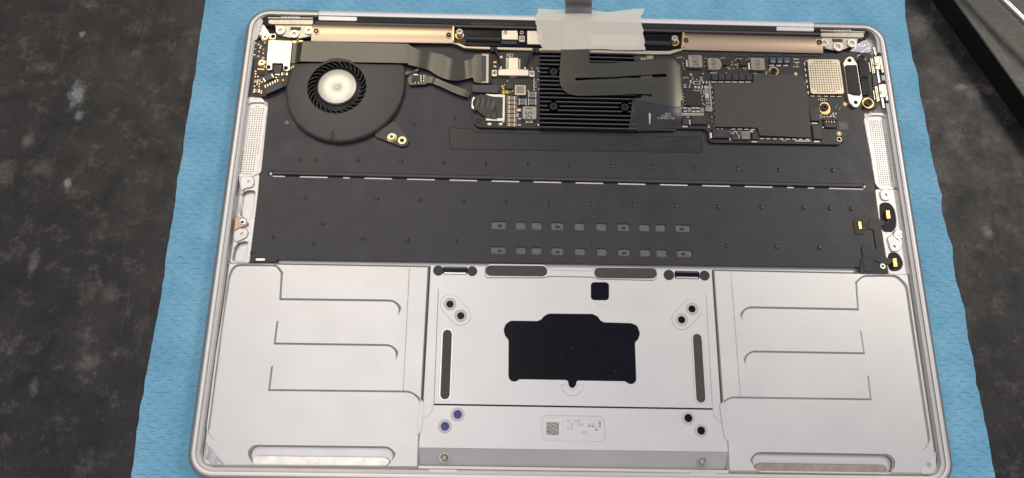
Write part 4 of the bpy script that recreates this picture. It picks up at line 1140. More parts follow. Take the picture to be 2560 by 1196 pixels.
# power connector bracket with two dark leads
qcomp('battery_bracket', zV, ((628, 135), (778, 140), (775, 302), (922, 308), (922, 400), (485, 392), (487, 302), (626, 300)), 1.5, CREAM, 0.18, 0.5)
for q, (x, y) in ((((395, 315), (470, 315), (472, 405), (395, 403)), (434, 355)), (((928, 325), (1003, 325), (1008, 412), (930, 410)), (967, 364))):
    l = P(zV(*q), ZL+1.2); c = at(*zV.p(x, y), ZL+1.2); k = mpp(1240, 180)
    mb = MB(); mb.prism([rnd(l, 0.5, 3), circ(c, 5.0*k, 16)], ZL, ZL+1.2, 0.1); mb.prism([circ(c, 4.4*k, 16), star(c, 2*k)], ZL, ZL+1.15, 0.1, 1); mb.cap([circ(c, 5.1*k, 16)], ZL+0.6, True, 2)
    obj('bracket_screw', mb, [CREAM, HINGE, CAVITY], board)
for q in (((512, 262), (540, 258), (543, 310), (508, 310)), ((855, 268), (886, 268), (886, 312), (853, 312))):
    qcomp('lead_crimp', zV, q, 1.7, TIN, 0.15)
for pts in (((1234, 122, 2.0), (1240, 128, 3.6), (1246, 140, 3.4), (1250, 152, 2.6), (1252, 166, 2.4)), ((1340, 124, 2.2), (1332, 129, 3.6), (1322, 138, 3.4), (1316, 152, 2.6), (1313.5, 168, 2.4))):
    mb = MB(); w3 = [(*at(x, y, z), z) for x, y, z in pts]
    w4 = []
    for i in range(len(w3)-1):
        for j in range(4):
            t = j/4; w4.append(tuple(w3[i][c]*(1-t)+w3[i+1][c]*t for c in range(3)))
    w4.append(w3[-1])
    mb.tube(w4, 0.55, 10); obj('antenna_lead', mb, RUBBER, lap, 60)
    a = pts[0]
    plate('lead_clip', rrect((a[0]-9, a[1]-5, a[0]+9, a[1]+7), 2.6, 0.5), 1.2, 2.6, RUBBER, lap, 0.3)
for rc in ((605, 88, 632, 120), (640, 85, 668, 128), (680, 88, 700, 122)): two('capacitor', zV, rc, ZL, 0.4, TANG, board, 1)
comp('seat', zV, (595, 140, 624, 300), 0.3, HINGE, 0.05); comp('seat', zV, (782, 160, 802, 300), 0.3, HINGE, 0.05)
comp('seat', zV, (650, 404, 745, 420), 0.3, TIN, 0.05)
# left cluster
comp('chip', zV, (600, 510, 698, 580), 0.8, CHIPG, 0.08)
for rc in ((545, 600, 575, 655), (580, 612, 600, 650), (603, 605, 632, 652)):
    comp('varnished_part', zV, rc, 0.6, YEL, 0.08)
l = rnd(rectl(zV.r(722, 530, 882, 672), ZL+1.4), 0.5, 3)
plate('inductor', l, ZL, ZL+1.4, CREAM2, board, 0.12)
comp('etched_patch', zV, (742, 545, 860, 648), 1.41, INDM, 0)
for rc in ((918, 625, 1028, 708), (915, 722, 1028, 815), (780, 722, 888, 815)):
    two('tantalum_block', zV, rc, ZL, 1.0, CHIPB, board, 0, 0.1)
    a, b = zV.p((rc[0]+rc[2])/2, (rc[1]+rc[3])/2)
    for dy in (-3.5, 3.5): text('GS5', a, b+dy, ZL+1.02, 5.5, 0, WHITEPRINT, board)
comp('inductor', zV, (832, 832, 1032, 1015), 1.6, mat('pale_inductor', (0.42, 0.375, 0.31), 0.25, 0.45, 0.06, 900), 0.15, 0.9)
text('051', *zV.p(930, 930), ZL+1.62, 19, PI/2, GREYPRINT, board)
comp('terminal', zV, (872, 1028, 980, 1068), 0.4, TIN, 0.08)
for i in range(7):
    y = 690+i*63
    two('capacitor', zV, (632, y, 730, y+50), ZL, 1.05, TAN, board, 0, 0.16)
two('resistor', zV, (757, 868, 808, 905), ZL, 0.6, COPPER, board, 1, 0.2)
two('resistor', zV, (752, 935, 778, 980), ZL, 0.4, TANG, board, 1, 0.3)
two('resistor', zV, (767, 1000, 812, 1108), ZL, 0.7, CHIPG, board, 1, 0.15)
for x, y, r in ((530, 133, 3.4), (430, 206, 2.2), (452, 206, 2.2), (430, 262, 2.0), (448, 268, 2.2), (546, 550, 2.4), (560, 578, 2.2), (910, 612, 2), (1060, 1097, 2.5)):
    plate('gold_pad', pcirc(*zV.p(x, y), r, ZL, 12), ZL-0.05, ZL+0.08, GOLD, board, 0.03)
comp('pad_mark', zV, (872, 450, 940, 512), 0.02, CHIP, 0, 1.0)

# tiny soldered parts too small to tell apart: one joined mesh
tiny = MB()
def speck(zz, x, y, wz, hz, h=0.22, mi=0):
    l = rectl(zz.r(x-wz/2, y-hz/2, x+wz/2, y+hz/2), ZL+h)
    tiny.box((l[0][0], l[0][1], ZL-0.02), (l[2][0], l[2][1], ZL+h), mi)
for y in range(440, 600, 22): speck(zV, 997, y, 16, 14)
for y in (490, 525, 560): speck(zV, 1024, y, 12, 12)
for x, y in ((1045, 290), (1062, 330), (1053, 455), (1063, 590), (620, 472), (968, 290), (655, 630), (690, 615), (575, 530), (765, 700), (1000, 605)): speck(zV, x, y, 16, 14)
for y in range(690, 1110, 26): speck(zV, 615, y, 8, 14); speck(zV, 745, y, 8, 12)

# ------------------------------------------------------------------ heatsink
ZH0, ZH1 = 1.0, 2.3
hs_rc = (1349, 131, 1590, 325)
hl = rectl(hs_rc, ZH0)
hx0, hy0, hx1, hy1 = hl[0][0], hl[0][1], hl[2][0], hl[2][1]
heat = plate('heatsink', hl, 0.2, ZH0-0.1, CAVITY, lap, 0.05)  # near-black base puts the shade between the fins into its colour
hscr = [(1384, 179), (1384, 266), (1562.5, 268), (1562, 181)]
NF = 19
for i in range(NF):
    y = hy1-0.75-(hy1-hy0-1.5)*i/(NF-1)
    segs = [(hx0, hx1)]
    for px, py in hscr:
        c = at(px, py, ZH1)
        if abs(c[1]-y) < 2.6:
            hw = math.sqrt(max(0, 2.6**2-(c[1]-y)**2))
            ns = []
            for a, b in segs:
                if a < c[0]-hw < b: ns.append((a, c[0]-hw))
                if a < c[0]+hw < b: ns.append((c[0]+hw, b))
                if b <= c[0]-hw or a >= c[0]+hw: ns.append((a, b))
            segs = ns
    mb = MB()
    for a, b in segs:
        mb.prism([[(a, y-0.33), (b, y-0.33), (b, y+0.33), (a, y+0.33)]], ZH0-0.15, ZH1, 0.14)
    obj('fin', mb, FINM, heat)
for px, py in hscr: screw(px, py, 10.5, ZH0+0.2, ZH1+0.25, BLKSCREW, heat, starr=0.28)

# display flex lying over the heatsink
ol = zC((250, 425), (490, 425), (488, 530), (498, 541), (700, 540), (1000, 516), (1150, 500), (1215, 507), (1265, 545), (1287, 600), (1291, 850), (1280, 1000), (1262, 1060), (1240, 1098), (1040, 1100), (980, 1102), (830, 1106), (845, 1000), (858, 870), (868, 842), (935, 838), (1015, 836), (1030, 822), (1015, 805), (868, 803), (700, 812), (480, 820), (380, 818), (320, 806), (270, 775), (240, 725), (234, 660), (240, 560))
s1 = zC((366, 677), (376, 667), (700, 658), (1130, 632), (1150, 634), (1150, 660), (900, 666), (560, 681), (376, 690))
outl = rnd(P(ol, 3.3), 0.3, 2); sll = rnd(P(s1, 3.3), 0.2, 2)
def zflex(x, y):
    # drops to its socket at the front, lifts towards the tape at the rear
    yf = at(1620, 268, 3)[1]; z = 3.3
    if y < yf and x > at(1570, 280, 3)[0]: z -= 2.0*min(1, ((yf-y)/10.0))**2
    xr = at(1655, 200, 3)[0]
    if x > xr: z -= 1.3*min(1, (x-xr)/9.0)**2
    z += 0.10*math.sin(x*0.15+1.0)
    return z
mb = MB()
mb.prism([outl, sll], lambda x, y: zflex(x, y)-0.15, zflex, 0, 0, False, [p for p in fillpts(outl, 0.9, 0.4) if not pin(inset(ccw(sll), -0.4), p)])
FLEXT = bpy.data.materials.new('display_flex_film'); FLEXT.use_nodes = True
nt = FLEXT.node_tree; b = nt.nodes['Principled BSDF']
b.inputs['Base Color'].default_value = (0.092, 0.088, 0.074, 1); b.inputs['Roughness'].default_value = 0.24; b.inputs['Metallic'].default_value = 0.75
flexo = obj('display_flex', mb, FLEXT, lap, 60)
# added dark film painting in the shade on the flex's down-curving end
stl = rnd(P(zC((866, 846), (935, 862), (1040, 885), (1140, 905), (1220, 912), (1285, 905), (1278, 1010), (1258, 1062), (1238, 1096), (1040, 1098), (832, 1104), (847, 1000), (860, 872)), 3.0), 0.5, 3)
mb = MB(); mb.prism([stl], lambda x, y: zflex(x, y)-0.02, lambda x, y: zflex(x, y)+0.13, 0, 0, False, fillpts(stl, 0.9, 0.4))
obj('flex_shade_film', mb, mat('flex_end_shade', (0.030, 0.029, 0.035), 0.2, 0.30, 0.2, 100), flexo, 60)
# traces pressed through the film: thin proud lines following the bends
def trace(pts, wd=0.10):
    q = P(zC(*pts), 3.3); mb = MB(); pl = []
    for i in range(len(q)-1):
        n_ = max(2, int(math.hypot(q[i+1][0]-q[i][0], q[i+1][1]-q[i][1])/0.8))
        for j in range(n_): t = j/n_; pl.append((q[i][0]*(1-t)+q[i+1][0]*t, q[i][1]*(1-t)+q[i+1][1]*t))
    pl.append(q[-1])
    mb.tube([(x, y, zflex(x, y)-0.02) for x, y in pl], wd, 5)
    obj('trace', mb, FLEXT, flexo, 80)
for k in range(6):
    d = k*18
    trace(((262+d*0.8, 440), (258+d*0.8, 560), (252+d*0.75, 660), (262+d*0.7, 720-d*0.1), (290+d*0.6, 760-d*0.35), (350+d*0.35, 790-d*0.6), (450, 800-d*0.9), (800, 790-d*0.9), (960, 788-d*0.95), (1040+d*0.4, 795-d*0.7), (1075+d*0.7, 825-d*0.4), (1085+d*0.75, 860)))
text('821-01833-C', *zC.p(1145, 1011), zflex(*at(*zC.p(1145, 1011), 2.5))+0.22, 5.2, PI, WHITEPRINT, flexo, sx=1.15)
text('C19913', *zC.p(1148, 991), zflex(*at(*zC.p(1148, 991), 2.5))+0.22, 5.2, PI, WHITEPRINT, flexo, sx=1.15)
text('C03', *zC.p(1160, 973), zflex(*at(*zC.p(1160, 973), 2.5))+0.22, 5.2, PI, WHITEPRINT, flexo, sx=1.15)
cl = P(zC((994, 972), (1008, 970), (1015, 985), (1010, 1060), (1000, 1080), (996, 1040)), 2.6)
plate('spring_clip', cl, 1.0, 3.25, TIN, flexo, 0.1)
plate('flex_plug', P(zC((835, 1060), (1245, 1060), (1240, 1100), (832, 1108)), 1.6), 0.9, 1.5, CHIP, flexo, 0.1)
plate('film_window', rrect(zC.r(935, 808, 1022, 836), 2.4, 0.5), 1.0, 2.2, FLEXG, flexo, 0.05)

# ------------------------------------------------------------------ right half of the logic board
def ind(zz, pts, s, tx, ty, size, rot):
    o = qcomp('inductor', zz, pts, 1.6, INDM, 0.12, 0.45)
    text(s, *zz.p(tx, ty), ZL+1.62, size, rot, GREYPRINT, board)
ind(zX, ((345, 152), (640, 155), (660, 420), (360, 412)), '2R7', 510, 285, 14, PI/2)
ind(zX, ((755, 215), (960, 215), (1010, 230), (1060, 310), (1065, 385), (1025, 465), (780, 462)), '1R0', 900, 345, 13, PI/2)
ind(zX, ((1675, 208), (1970, 215), (1993, 475), (1700, 470)), '1R5', 1835, 345, 13, PI/2)
for zz, q in ((zX, ((297, 255), (330, 250), (345, 405), (305, 405))), (zX, ((1620, 320), (1660, 315), (1680, 465), (1632, 465)))):
    qcomp('terminal', zz, q, 0.9, CREAM, 0.1)
for q in (((840, 484), (990, 488), (985, 505), (840, 500)), ((812, 522), (972, 530), (970, 548), (812, 545)), ((1735, 535), (1830, 538), (1825, 555), (1735, 552))):
    qcomp('terminal', zX, q, 0.3, TIN, 0.05)
comp('chip', zX, (1075, 255, 1235, 370), 0.8, CHIP); comp('chip', zX, (1435, 250, 1590, 375), 0.8, CHIP); comp('chip', zX, (245, 470, 370, 620), 0.3, CHIP)
for i in range(6):
    x = 855+i*146
    comp('capacitor_block', zX, (x, 560, x+128, 685), 1.0, CHIPG, 0.08)
    qcomp('terminal', zX, ((x-15, 715), (x+105, 718), (x+95, 745), (x-20, 740)), 0.35, TIN, 0.06)
for x in (570, 720, 868):
    comp('capacitor_block', zAA, (x-10, 205, x+112, 325), 1.1, CHIPB, 0.08)
    for dx, s in ((14, '\u00b7\u00b7'), (60, '\u00b7\u00b7')): text(s, *zAA.p(x+dx+12, 240), ZL+1.12, 6, 0, WHITEPRINT, board)
    comp('white_mark', zAA, (x+12, 278, x+90, 312), 1.11, mat('pale_print', (0.22, 0.25, 0.30), 0, 0.5, 0.2, 2500), 0, 0.2)
    qcomp('terminal', zAA, ((x-30, 365), (x+75, 360), (x+65, 395), (x-30, 390)), 0.35, TIN, 0.06)
# power cell: the wide dark shield over memory and processor
shp = zD((372, 615), (740, 600), (738, 520), (1190, 540), (1225, 700), (1245, 830), (1262, 1100), (1240, 1105), (800, 1085), (785, 1060), (780, 1020), (750, 1012), (405, 1005), (390, 985))
qs = P(shp, ZL+0.95)
plate('processor_shield', rnd(qs, [0.5, 0, 0, 0, 0, 0, 0.4, 0.4, 0.8, 0.8, 0.8, 0.8, 1.2, 0.8], 3), ZL, ZL+0.95, SHIELD, board, 0.14)
# soldered clips along the shield edges
def clips(zz, a, b, n, w_, h_, rot=False):
    for i in range(n):
        t = i/(n-1); x, y = a[0]+(b[0]-a[0])*t, a[1]+(b[1]-a[1])*t
        comp('shield_clip', zz, (x-w_/2, y-h_/2, x+w_/2, y+h_/2), 0.5, TIN, 0.1)
clips(zAB, (625, 198), (1050, 206), 4, 92, 24)
clips(zAB, (1235, 402), (2205, 418), 8, 90, 24)
clips(zD, (362, 645), (392, 985), 8, 9, 26)
# perforated can
cq = zG((75, 440), (90, 433), (378, 436), (395, 452), (440, 765), (425, 777), (130, 777), (108, 765))
cl_ = ccw(rnd(P(cq, ZL+1.2), 0.3, 2))
hl2 = []
g = zG((98, 455), (375, 455), (420, 755), (128, 755))
ga = P(g, ZL+1.2)
for j in range(14):
    for i in range(13):
        u, v = i/12, j/13
        if (j in (0, 13) and (i < 2 or i > 9)) or (j in (1, 12) and (i < 1 or i > 11)): continue
        x = (ga[0][0]*(1-u)+ga[1][0]*u)*(1-v)+(ga[3][0]*(1-u)+ga[2][0]*u)*v
        y = (ga[0][1]*(1-u)+ga[1][1]*u)*(1-v)+(ga[3][1]*(1-u)+ga[2][1]*u)*v
        hl2.append((x, y))
mb = MB(); mb.prism([inset(cl_, 0)]+[circ(p, 0.33, 7) for p in hl2], ZL, ZL+1.2, 0.0)
obj('perforated_shield', mb, CREAM2, board)
plate('shield_floor', inset(cl_, 0.2), ZL, ZL+0.5, CAVITY, board)
clips(zG, (46, 480), (82, 765), 6, 14, 32)
clips(zG, (125, 800), (390, 803), 5, 45, 9)
# parts round the can
for x, y, r, h in ((1385, 825, 12.0, 1), (925, 497, 10.5, 0)):
    px, py = zD.p(x, y); c = at(px, py, ZL+0.4); k = mpp(px, py)
    gl = smooth(P(zAC((385, 380), (420, 305), (490, 290), (560, 310), (600, 400), (600, 470), (560, 520), (490, 530), (430, 500), (390, 440)), ZL), 3) if h else circ(c, 12*k, 22)
    plate('gold_pad', gl, ZL-0.05, ZL+0.05, GOLD, board, 0.02)
    screw(px, py, r*0.85, ZL, ZL+0.8, BLKSCREW, board, starr=0.3)
comp('capacitor_block', zAC, (205, 400, 385, 655), 0.9, CHIPG); comp('capacitor_block', zAC, (260, 735, 440, 1020), 0.9, CHIPG)
for rc in ((232, 695, 345, 718), (280, 1058, 390, 1085)): comp('terminal', zAC, rc, 0.3, TIN, 0.05)
sk = qcomp('microphone_socket', zAC, ((465, 620), (750, 620), (765, 770), (740, 800), (500, 795), (480, 770)), 0.5, CHIP, 0.05)
qcomp('socket_frame', zAC, ((468, 618), (748, 620), (750, 640), (470, 640)), 1.0, CHIPG, 0.05)
qcomp('socket_frame', zAC, ((490, 720), (725, 725), (715, 785), (640, 790), (560, 788), (500, 780)), 1.0, CHIPG, 0.06)
for i in range(4): comp('contact', zAC, (518+i*53, 655, 530+i*53, 695), 0.9, GOLD, 0.02)
for rc in ((488, 760, 505, 795), (735, 762, 752, 795), (448, 775, 470, 805)): comp('solder_foot', zAC, rc, 0.5, TIN, 0.04)
comp('etched_patch', zAC, (778, 688, 948, 828), 0.015, mat('grey_etch', (0.16, 0.145, 0.14), 0, 0.6, 0.4, 2500), 0)
for x, y in ((780, 912), (905, 322)):
    plate('gold_pad', pcirc(*zAC.p(x, y), 3.2, ZL, 12), ZL-0.05, ZL+0.09, GOLD, board, 0.03)
    c = at(*zAC.p(x, y), ZL); plate('pad_ring', [circ(c, 1.15, 18), circ(c, 0.85, 18)], ZL-0.05, ZL+0.02, ORANGE, board)
for q in (((690, 415), (730, 330), (750, 345), (712, 430)), ((752, 450), (795, 362), (818, 375), (775, 462))): qcomp('resistor', zAC, q, 0.35, TANG, 0.05)
for rc in ((610, 540, 682, 580), (652, 500, 725, 532)): two('capacitor', zAC, rc, ZL, 0.5, TANG, board)
c = at(*zAA.p(1105, 560), ZL); plate('gold_pad', circ(c, 0.8, 14), ZL-.05, ZL+.1, GOLD, board, 0.04)
for x, y in ((405, 595), (445, 580), (485, 580), (540, 578), (585, 580), (700, 590), (405, 555), (430, 525), (410, 215), (450, 217), (485, 215), (410, 250), (450, 250), (487, 250), (370, 230), (525, 235)): speck(zAC, x, y, 18, 18)
for rc in ((1052, 232, 1175, 250), (1062, 300, 1185, 318)): comp('resistor', zAA, rc, 0.25, TIN, 0.03)
for x, y in ((1065, 405), (1120, 405), (1145, 405), (1160, 405), (1130, 345), (478, 518), (478, 548), (478, 578), (1320, 280), (1300, 770), (1290, 740)): speck(zAA, x, y, 26, 20)
# passives between the flex and the shield
comp('chip', zY, (215, 320, 480, 560), 0.7, CHIP, 0.05)
comp('crystal', zY, (352, 152, 472, 212), 0.7, TIN, 0.06); comp('crystal_lid', zY, (370, 163, 456, 202), 0.73, CHIP, 0.0)
for rc, ax, bd in (((295, 25, 335, 66), 0, TAN), ((295, 138, 330, 192), 1, TAN), ((505, 155, 585, 195), 0, CHIPG), ((370, 235, 465, 275), 0, TANG), ((492, 230, 560, 278), 0, CHIPG), ((560, 232, 608, 280), 0, TAN),
                   ((190, 590, 245, 665), 1, CHIP), ((330, 590, 388, 668), 1, CHIP), ((400, 590, 465, 668), 1, CHIP), ((560, 590, 600, 655), 0, CHIP), ((608, 592, 640, 655), 1, TAN),
                   ((520, 305, 540, 365), 1, TAN), ((462, 90, 510, 145), 1, CHIP), ((192, 210, 238, 265), 1, CHIP)):
    two('capacitor', zY, rc, ZL, 0.6, bd, board, ax, 0.3)
for rc in ((545, 285, 612, 348), (258, 592, 318, 665), (475, 598, 532, 668)): comp('inductor', zY, rc, 0.8, INDM, 0.06)
comp('capacitor', zY, (550, 352, 618, 440), 0.9, mat('pale_ceramic', (0.55, 0.47, 0.39), 0.2, 0.4, 0.1, 900), 0.1)
for i in range(3): comp('resistor', zY, (558, 448+i*50, 630, 488+i*50), 0.5, TANG, 0.05)
for i in range(12): two('capacitor', zY, (155+i*31.3, 683, 155+i*31.3+27, 725), ZL, 0.4, TAN, board, 1, 0.3)
for i in range(17): speck(zY, 624+i*2.2, 170+i*29.5, 22, 22, 0.35)
comp('capacitor_block', zY, (180, 772, 280, 878), 1.0, CHIPG); comp('terminal', zY, (282, 790, 312, 878), 0.7, TIN, 0.08); comp('terminal', zY, (172, 892, 260, 922), 0.3, TIN, 0.05)
tb = comp('capacitor_block', zY, (325, 735, 585, 868), 1.1, CHIPG)
comp('capacitor_block', zY, (675, 955, 945, 1095), 1.1, CHIPG); comp('terminal', zY, (628, 1010, 665, 1100), 0.8, CREAM, 0.08)
for px, py, s in ((*zY.p(445, 790), 'YYL'), (*zY.p(800, 1010), '330'), (*zY.p(800, 1045), '330'), (*zAC.p(345, 840), 'YCL'), (*zAC.p(370, 965), '330')):
    text(s, px, py, ZL+1.13 if py < 350 and px < 1990 else ZL+0.93, 6, 0, mat('faint_print', (0.09, 0.09, 0.095), 0, 0.5), board)
two('capacitor', zY, (595, 888, 628, 930), ZL, 0.4, CHIP, board, 1, 0.35)
for x, y in ((190, 105), (215, 90), (240, 90), (265, 92), (345, 95), (345, 125), (415, 130), (520, 30), (290, 240), (292, 258), (300, 215), (485, 355), (500, 415), (500, 468), (515, 520), (535, 545), (520, 395), (200, 365), (200, 420), (205, 475), (178, 410), (178, 455), (180, 505), (215, 540), (167, 600), (167, 560), (335, 570), (398, 570), (365, 308), (395, 310), (425, 310), (450, 308), (252, 752), (278, 752), (665, 750), (670, 812), (672, 850), (490, 290), (485, 320)):
    speck(zY, x, y, 20, 16)
comp('chip', zAB, (598, 318, 738, 428), 0.7, CHIPG); comp('terminal', zAB, (735, 315, 765, 400), 0.5, TIN, 0.05)
ind(zAB, ((795, 245), (975, 240), (990, 405), (808, 405)), '2R2', 890, 325, 9, 0)
comp('capacitor_block', zAB, (1030, 278, 1162, 415), 0.9, CHIPG); comp('terminal', zAB, (1018, 452, 1135, 480), 0.3, TIN, 0.05)
two('capacitor', zAB, (975, 230, 1050, 262), ZL, 0.4, TIN, board); two('capacitor', zAB, (540, 390, 578, 440), ZL, 0.4, CHIP, board, 1, 0.3); two('capacitor', zAB, (1675, 428, 1740, 458), ZL, 0.4, CHIP, board)
for i in range(7): two('capacitor', zAB, (1948+i*47, 435, 1948+i*47+40, 466), ZL, 0.35, TAN, board)
for i in range(26): speck(zAB, 548+random.random()*235, 235+random.random()*70, 20, 18, 0.2, random.choice((0, 1)))
for x, y in ((180, 20), (183, 65), (230, 60), (235, 130), (297, 195), (385, 195)): speck(zAB, x, y, 26, 26)
for x, y in ((110, 210), (150, 208), (190, 207), (215, 195), (262, 230), (715, 225), (690, 298), (700, 390), (235, 330), (235, 380), (260, 450), (1050, 225), (1085, 215), (1115, 215), (1180, 412), (1215, 412), (1280, 300), (1265, 375), (1295, 350), (1350, 265), (1380, 225), (1405, 340), (1410, 380), (1390, 425), (1440, 240), (1480, 235), (1590, 258), (1530, 435), (1570, 430), (1570, 465), (1315, 445), (1205, 450), (1235, 450), (660, 550), (1160, 532), (1640, 235), (1350, 360), (1380, 365)):
    speck(zX, x, y, 22, 18, 0.25, 1 if random.random() < 0.2 else 0)
# dark rubber blocks under the right bar
for x0_, x1_ in ((545, 690), (700, 840), (850, 1000), (1010, 1145), (1160, 1340)):
    plate('rubber_block', P(zD((x0_, 345), (x1_, 352), (x1_, 372), (x0_, 365)), 1.2), 0.4, 1.2, RUBBER, lap, 0.2)
# parts showing above the display flex
comp('chip', zW, (135, 108, 215, 175), 0.9, CHIPG); qcomp('inductor', zW, ((305, 105), (400, 105), (402, 155), (305, 160)), 1.1, INDM, 0.08); comp('chip', zW, (432, 112, 525, 160), 0.7, CHIP)
two('capacitor', zW, (230, 132, 290, 165), ZL, 0.4, TANG, board)
o = qcomp('inductor', zW, ((230, 352), (385, 358), (380, 420), (225, 410)), 1.1, INDM, 0.05)
text('774', *zW.p(310, 390), ZL+1.12, 8, 0, GREYPRINT, board)
o = obj('solder_points', tiny, [TIN, GOLD], board); o['kind'] = 'stuff'

# ------------------------------------------------------------------ right-hand antenna board, bracket and clips
ab = zAD((310, 120), (470, 100), (560, 110), (600, 400), (690, 1000), (640, 1060), (440, 1055), (400, 900), (330, 500))
abo = plate('antenna_board', rnd(P(ab, 0.8), 0.8, 3), -0.1, 0.8, PCB, lap, 0.05)
brk = ccw(smooth(P(zAD((85, 215), (130, 165), (180, 150), (232, 172), (262, 225), (300, 275), (312, 330), (352, 590), (392, 850), (384, 905), (335, 1015), (290, 1045), (235, 1030), (150, 910), (110, 620), (70, 335), (52, 280)), 2.4), 3))
mb = MB(); mb.prism([brk, pcirc(*zAD.p(168, 220), 4.6, 2.4, 14), pcirc(*zAD.p(278, 960), 4.6, 2.4, 14)], 0.9, 2.4, 0.15)
bko = obj('flex_bracket', mb, CREAM, lap)
for x, y in ((168, 220), (278, 960)): screw(*zAD.p(x, y), 5.2, 1.6, 2.3, BLKSCREW, bko)
plate('foam_pad', rnd(P(zAD((98, 312), (120, 300), (285, 298), (298, 310), (375, 815), (360, 832), (240, 820), (205, 800), (160, 795)), 3.0), 0.4, 3), 2.2, 3.0, FOAMB, bko, 0.15)
plate('bracket_fold', P(zAD((150, 850), (390, 835), (385, 895), (152, 905)), 2.46), 2.3, 2.44, ALU_RAW, bko, 0.02)
mb = MB()
mb.ribbon(secs([((2146, 148), (2162, 146), 1.6), ((2147, 160), (2165, 158), 2.4), ((2149, 175), (2168, 173), 1.8), ((2151, 192), (2171, 190), 1.7), ((2153, 205), (2172, 203), 2.4), ((2155, 222), (2175, 221), 2.3), ((2157, 239), (2178, 237), 1.7)]), 0.2)
obj('antenna_flex', mb, FOAMB, abo, 60)
plate('flex_slot', rrect(zAD.r(415, 485, 505, 515), 2.5, 0.4), 1.8, 2.42, CAVITY, abo)
screw(*zAD.p(390, 165), 8.6, 1.0, 1.9, BLKSCREW, abo, ring=COPPER, ringr=1.25)
screw(*zAD.p(510, 955), 10.0, 0.9, 1.9, BLKSCREW, abo, ring=GOLD, ringr=1.45)
plate('side_patch', P(zAD((575, 480), (640, 470), (665, 650), (585, 680)), 1.4), 0.5, 1.4, FLEXG, abo, 0.1)
def clip(dx, dy):
    f = lambda *p: P(zAD(*[(a+dx, b+dy) for a, b in p]), 2.0)
    o = plate('antenna_clip', f((592, 160), (680, 150), (712, 378), (622, 386)), 0.6, 2.3, CREAM, lap, 0.15)
    plate('clip_strip', f((538, 182), (556, 180), (596, 448), (580, 452)), 0.6, 1.7, CREAM, o, 0.05)
    plate('clip_strip', f((560, 180), (580, 178), (620, 440), (602, 446)), 0.6, 1.9, CREAM, o, 0.05)
    plate('clip_strip', f((512, 250), (528, 248), (552, 410), (538, 412)), 0.6, 1.5, CREAM, o, 0.05)
    plate('clip_wing', f((686, 155), (722, 152), (770, 430), (738, 438)), 0.6, 2.0, CREAM, o, 0.1)
    for x, y, ax in ((700, 110, 0), (752, 450, 0)):
        plate('clip_slot', stad(at(*zAD.p(x+dx-4, y+dy-12), 1.7), at(*zAD.p(x+dx+4, y+dy+14), 1.7), 0.65, 6), 0.8, 1.72, CAVITY, o)
    screw(*zAD.p(650+dx, 280+dy), 4.8, 2.25, 2.75, CREAM, o, starr=0.35)
    mb = MB(); a = at(*zAD.p(660+dx, 395+dy), 1.5); b = at(*zAD.p(692+dx, 625+dy if dy == 0 else 570+dy), 1.5)
    mb.tube([(*a, 1.2), (*b, 1.2)], 0.8, 12); obj('coax_tube', mb, CHROME, o, 60)
clip(0, 0); clip(78, 492)
mb = MB(); a = at(*zAD.p(600, 0), 1.3); b = at(*zAD.p(632, 140), 1.3); mb.tube([(*a, 1.0), (*b, 1.0)], 0.9, 12); obj('coax_tube', mb, CHROME, lap, 60)

# loose debris on the backplate, a few crumbs
mb = MB(); l = smooth(P(zE((520, 500), (545, 482), (570, 505), (560, 528), (530, 525)), 0.2), 2); mb.prism([l], ZB-0.05, ZB+0.7, 0.3)
o = link('crumb', mb.mesh('crumb', mat('grey_crumb', (0.24, 0.20, 0.17), 0, 0.6, 0.3, 900), LIFT+0.4)); tag(o, 'small grey crumb lying left of the cooling fan', 'crumb')
dust = MB()
rd = random.Random(3)
for i in range(150):
    px, py = rd.uniform(670, 2150), rd.uniform(385, 655)
    if i < 40: px, py = rd.uniform(670, 1170), rd.uniform(250, 420)
    c = at(px, py, ZB); s_ = rd.uniform(0.05, 0.13)
    dust.box((c[0]-s_, c[1]-s_*rd.uniform(0.5, 1.6), ZB), (c[0]+s_, c[1]+s_, ZB+0.06))
for i in range(130):
    px, py = rd.uniform(1790, 2010), rd.uniform(220, 335); c = at(px, py, ZL+0.96); s_ = rd.uniform(0.05, 0.11)
    dust.box((c[0]-s_*1.5, c[1]-s_*0.7, ZL+0.95), (c[0]+s_, c[1]+s_*0.7, ZL+1.0))
for i in range(20):
    px, py = rd.uniform(1285, 1590), rd.uniform(815, 950); c = at(px, py, ZT-0.3); s_ = rd.uniform(0.04, 0.10)
    dust.box((c[0]-s_, c[1]-s_, ZT-0.3), (c[0]+s_, c[1]+s_, ZT-0.26))
o = link('dust', dust.mesh('dust', mat('pale_dust', (0.34, 0.32, 0.30), 0, 0.8), LIFT+0.4))
tag(o, 'pale dust specks scattered over the black parts', 'dust', kind='stuff')

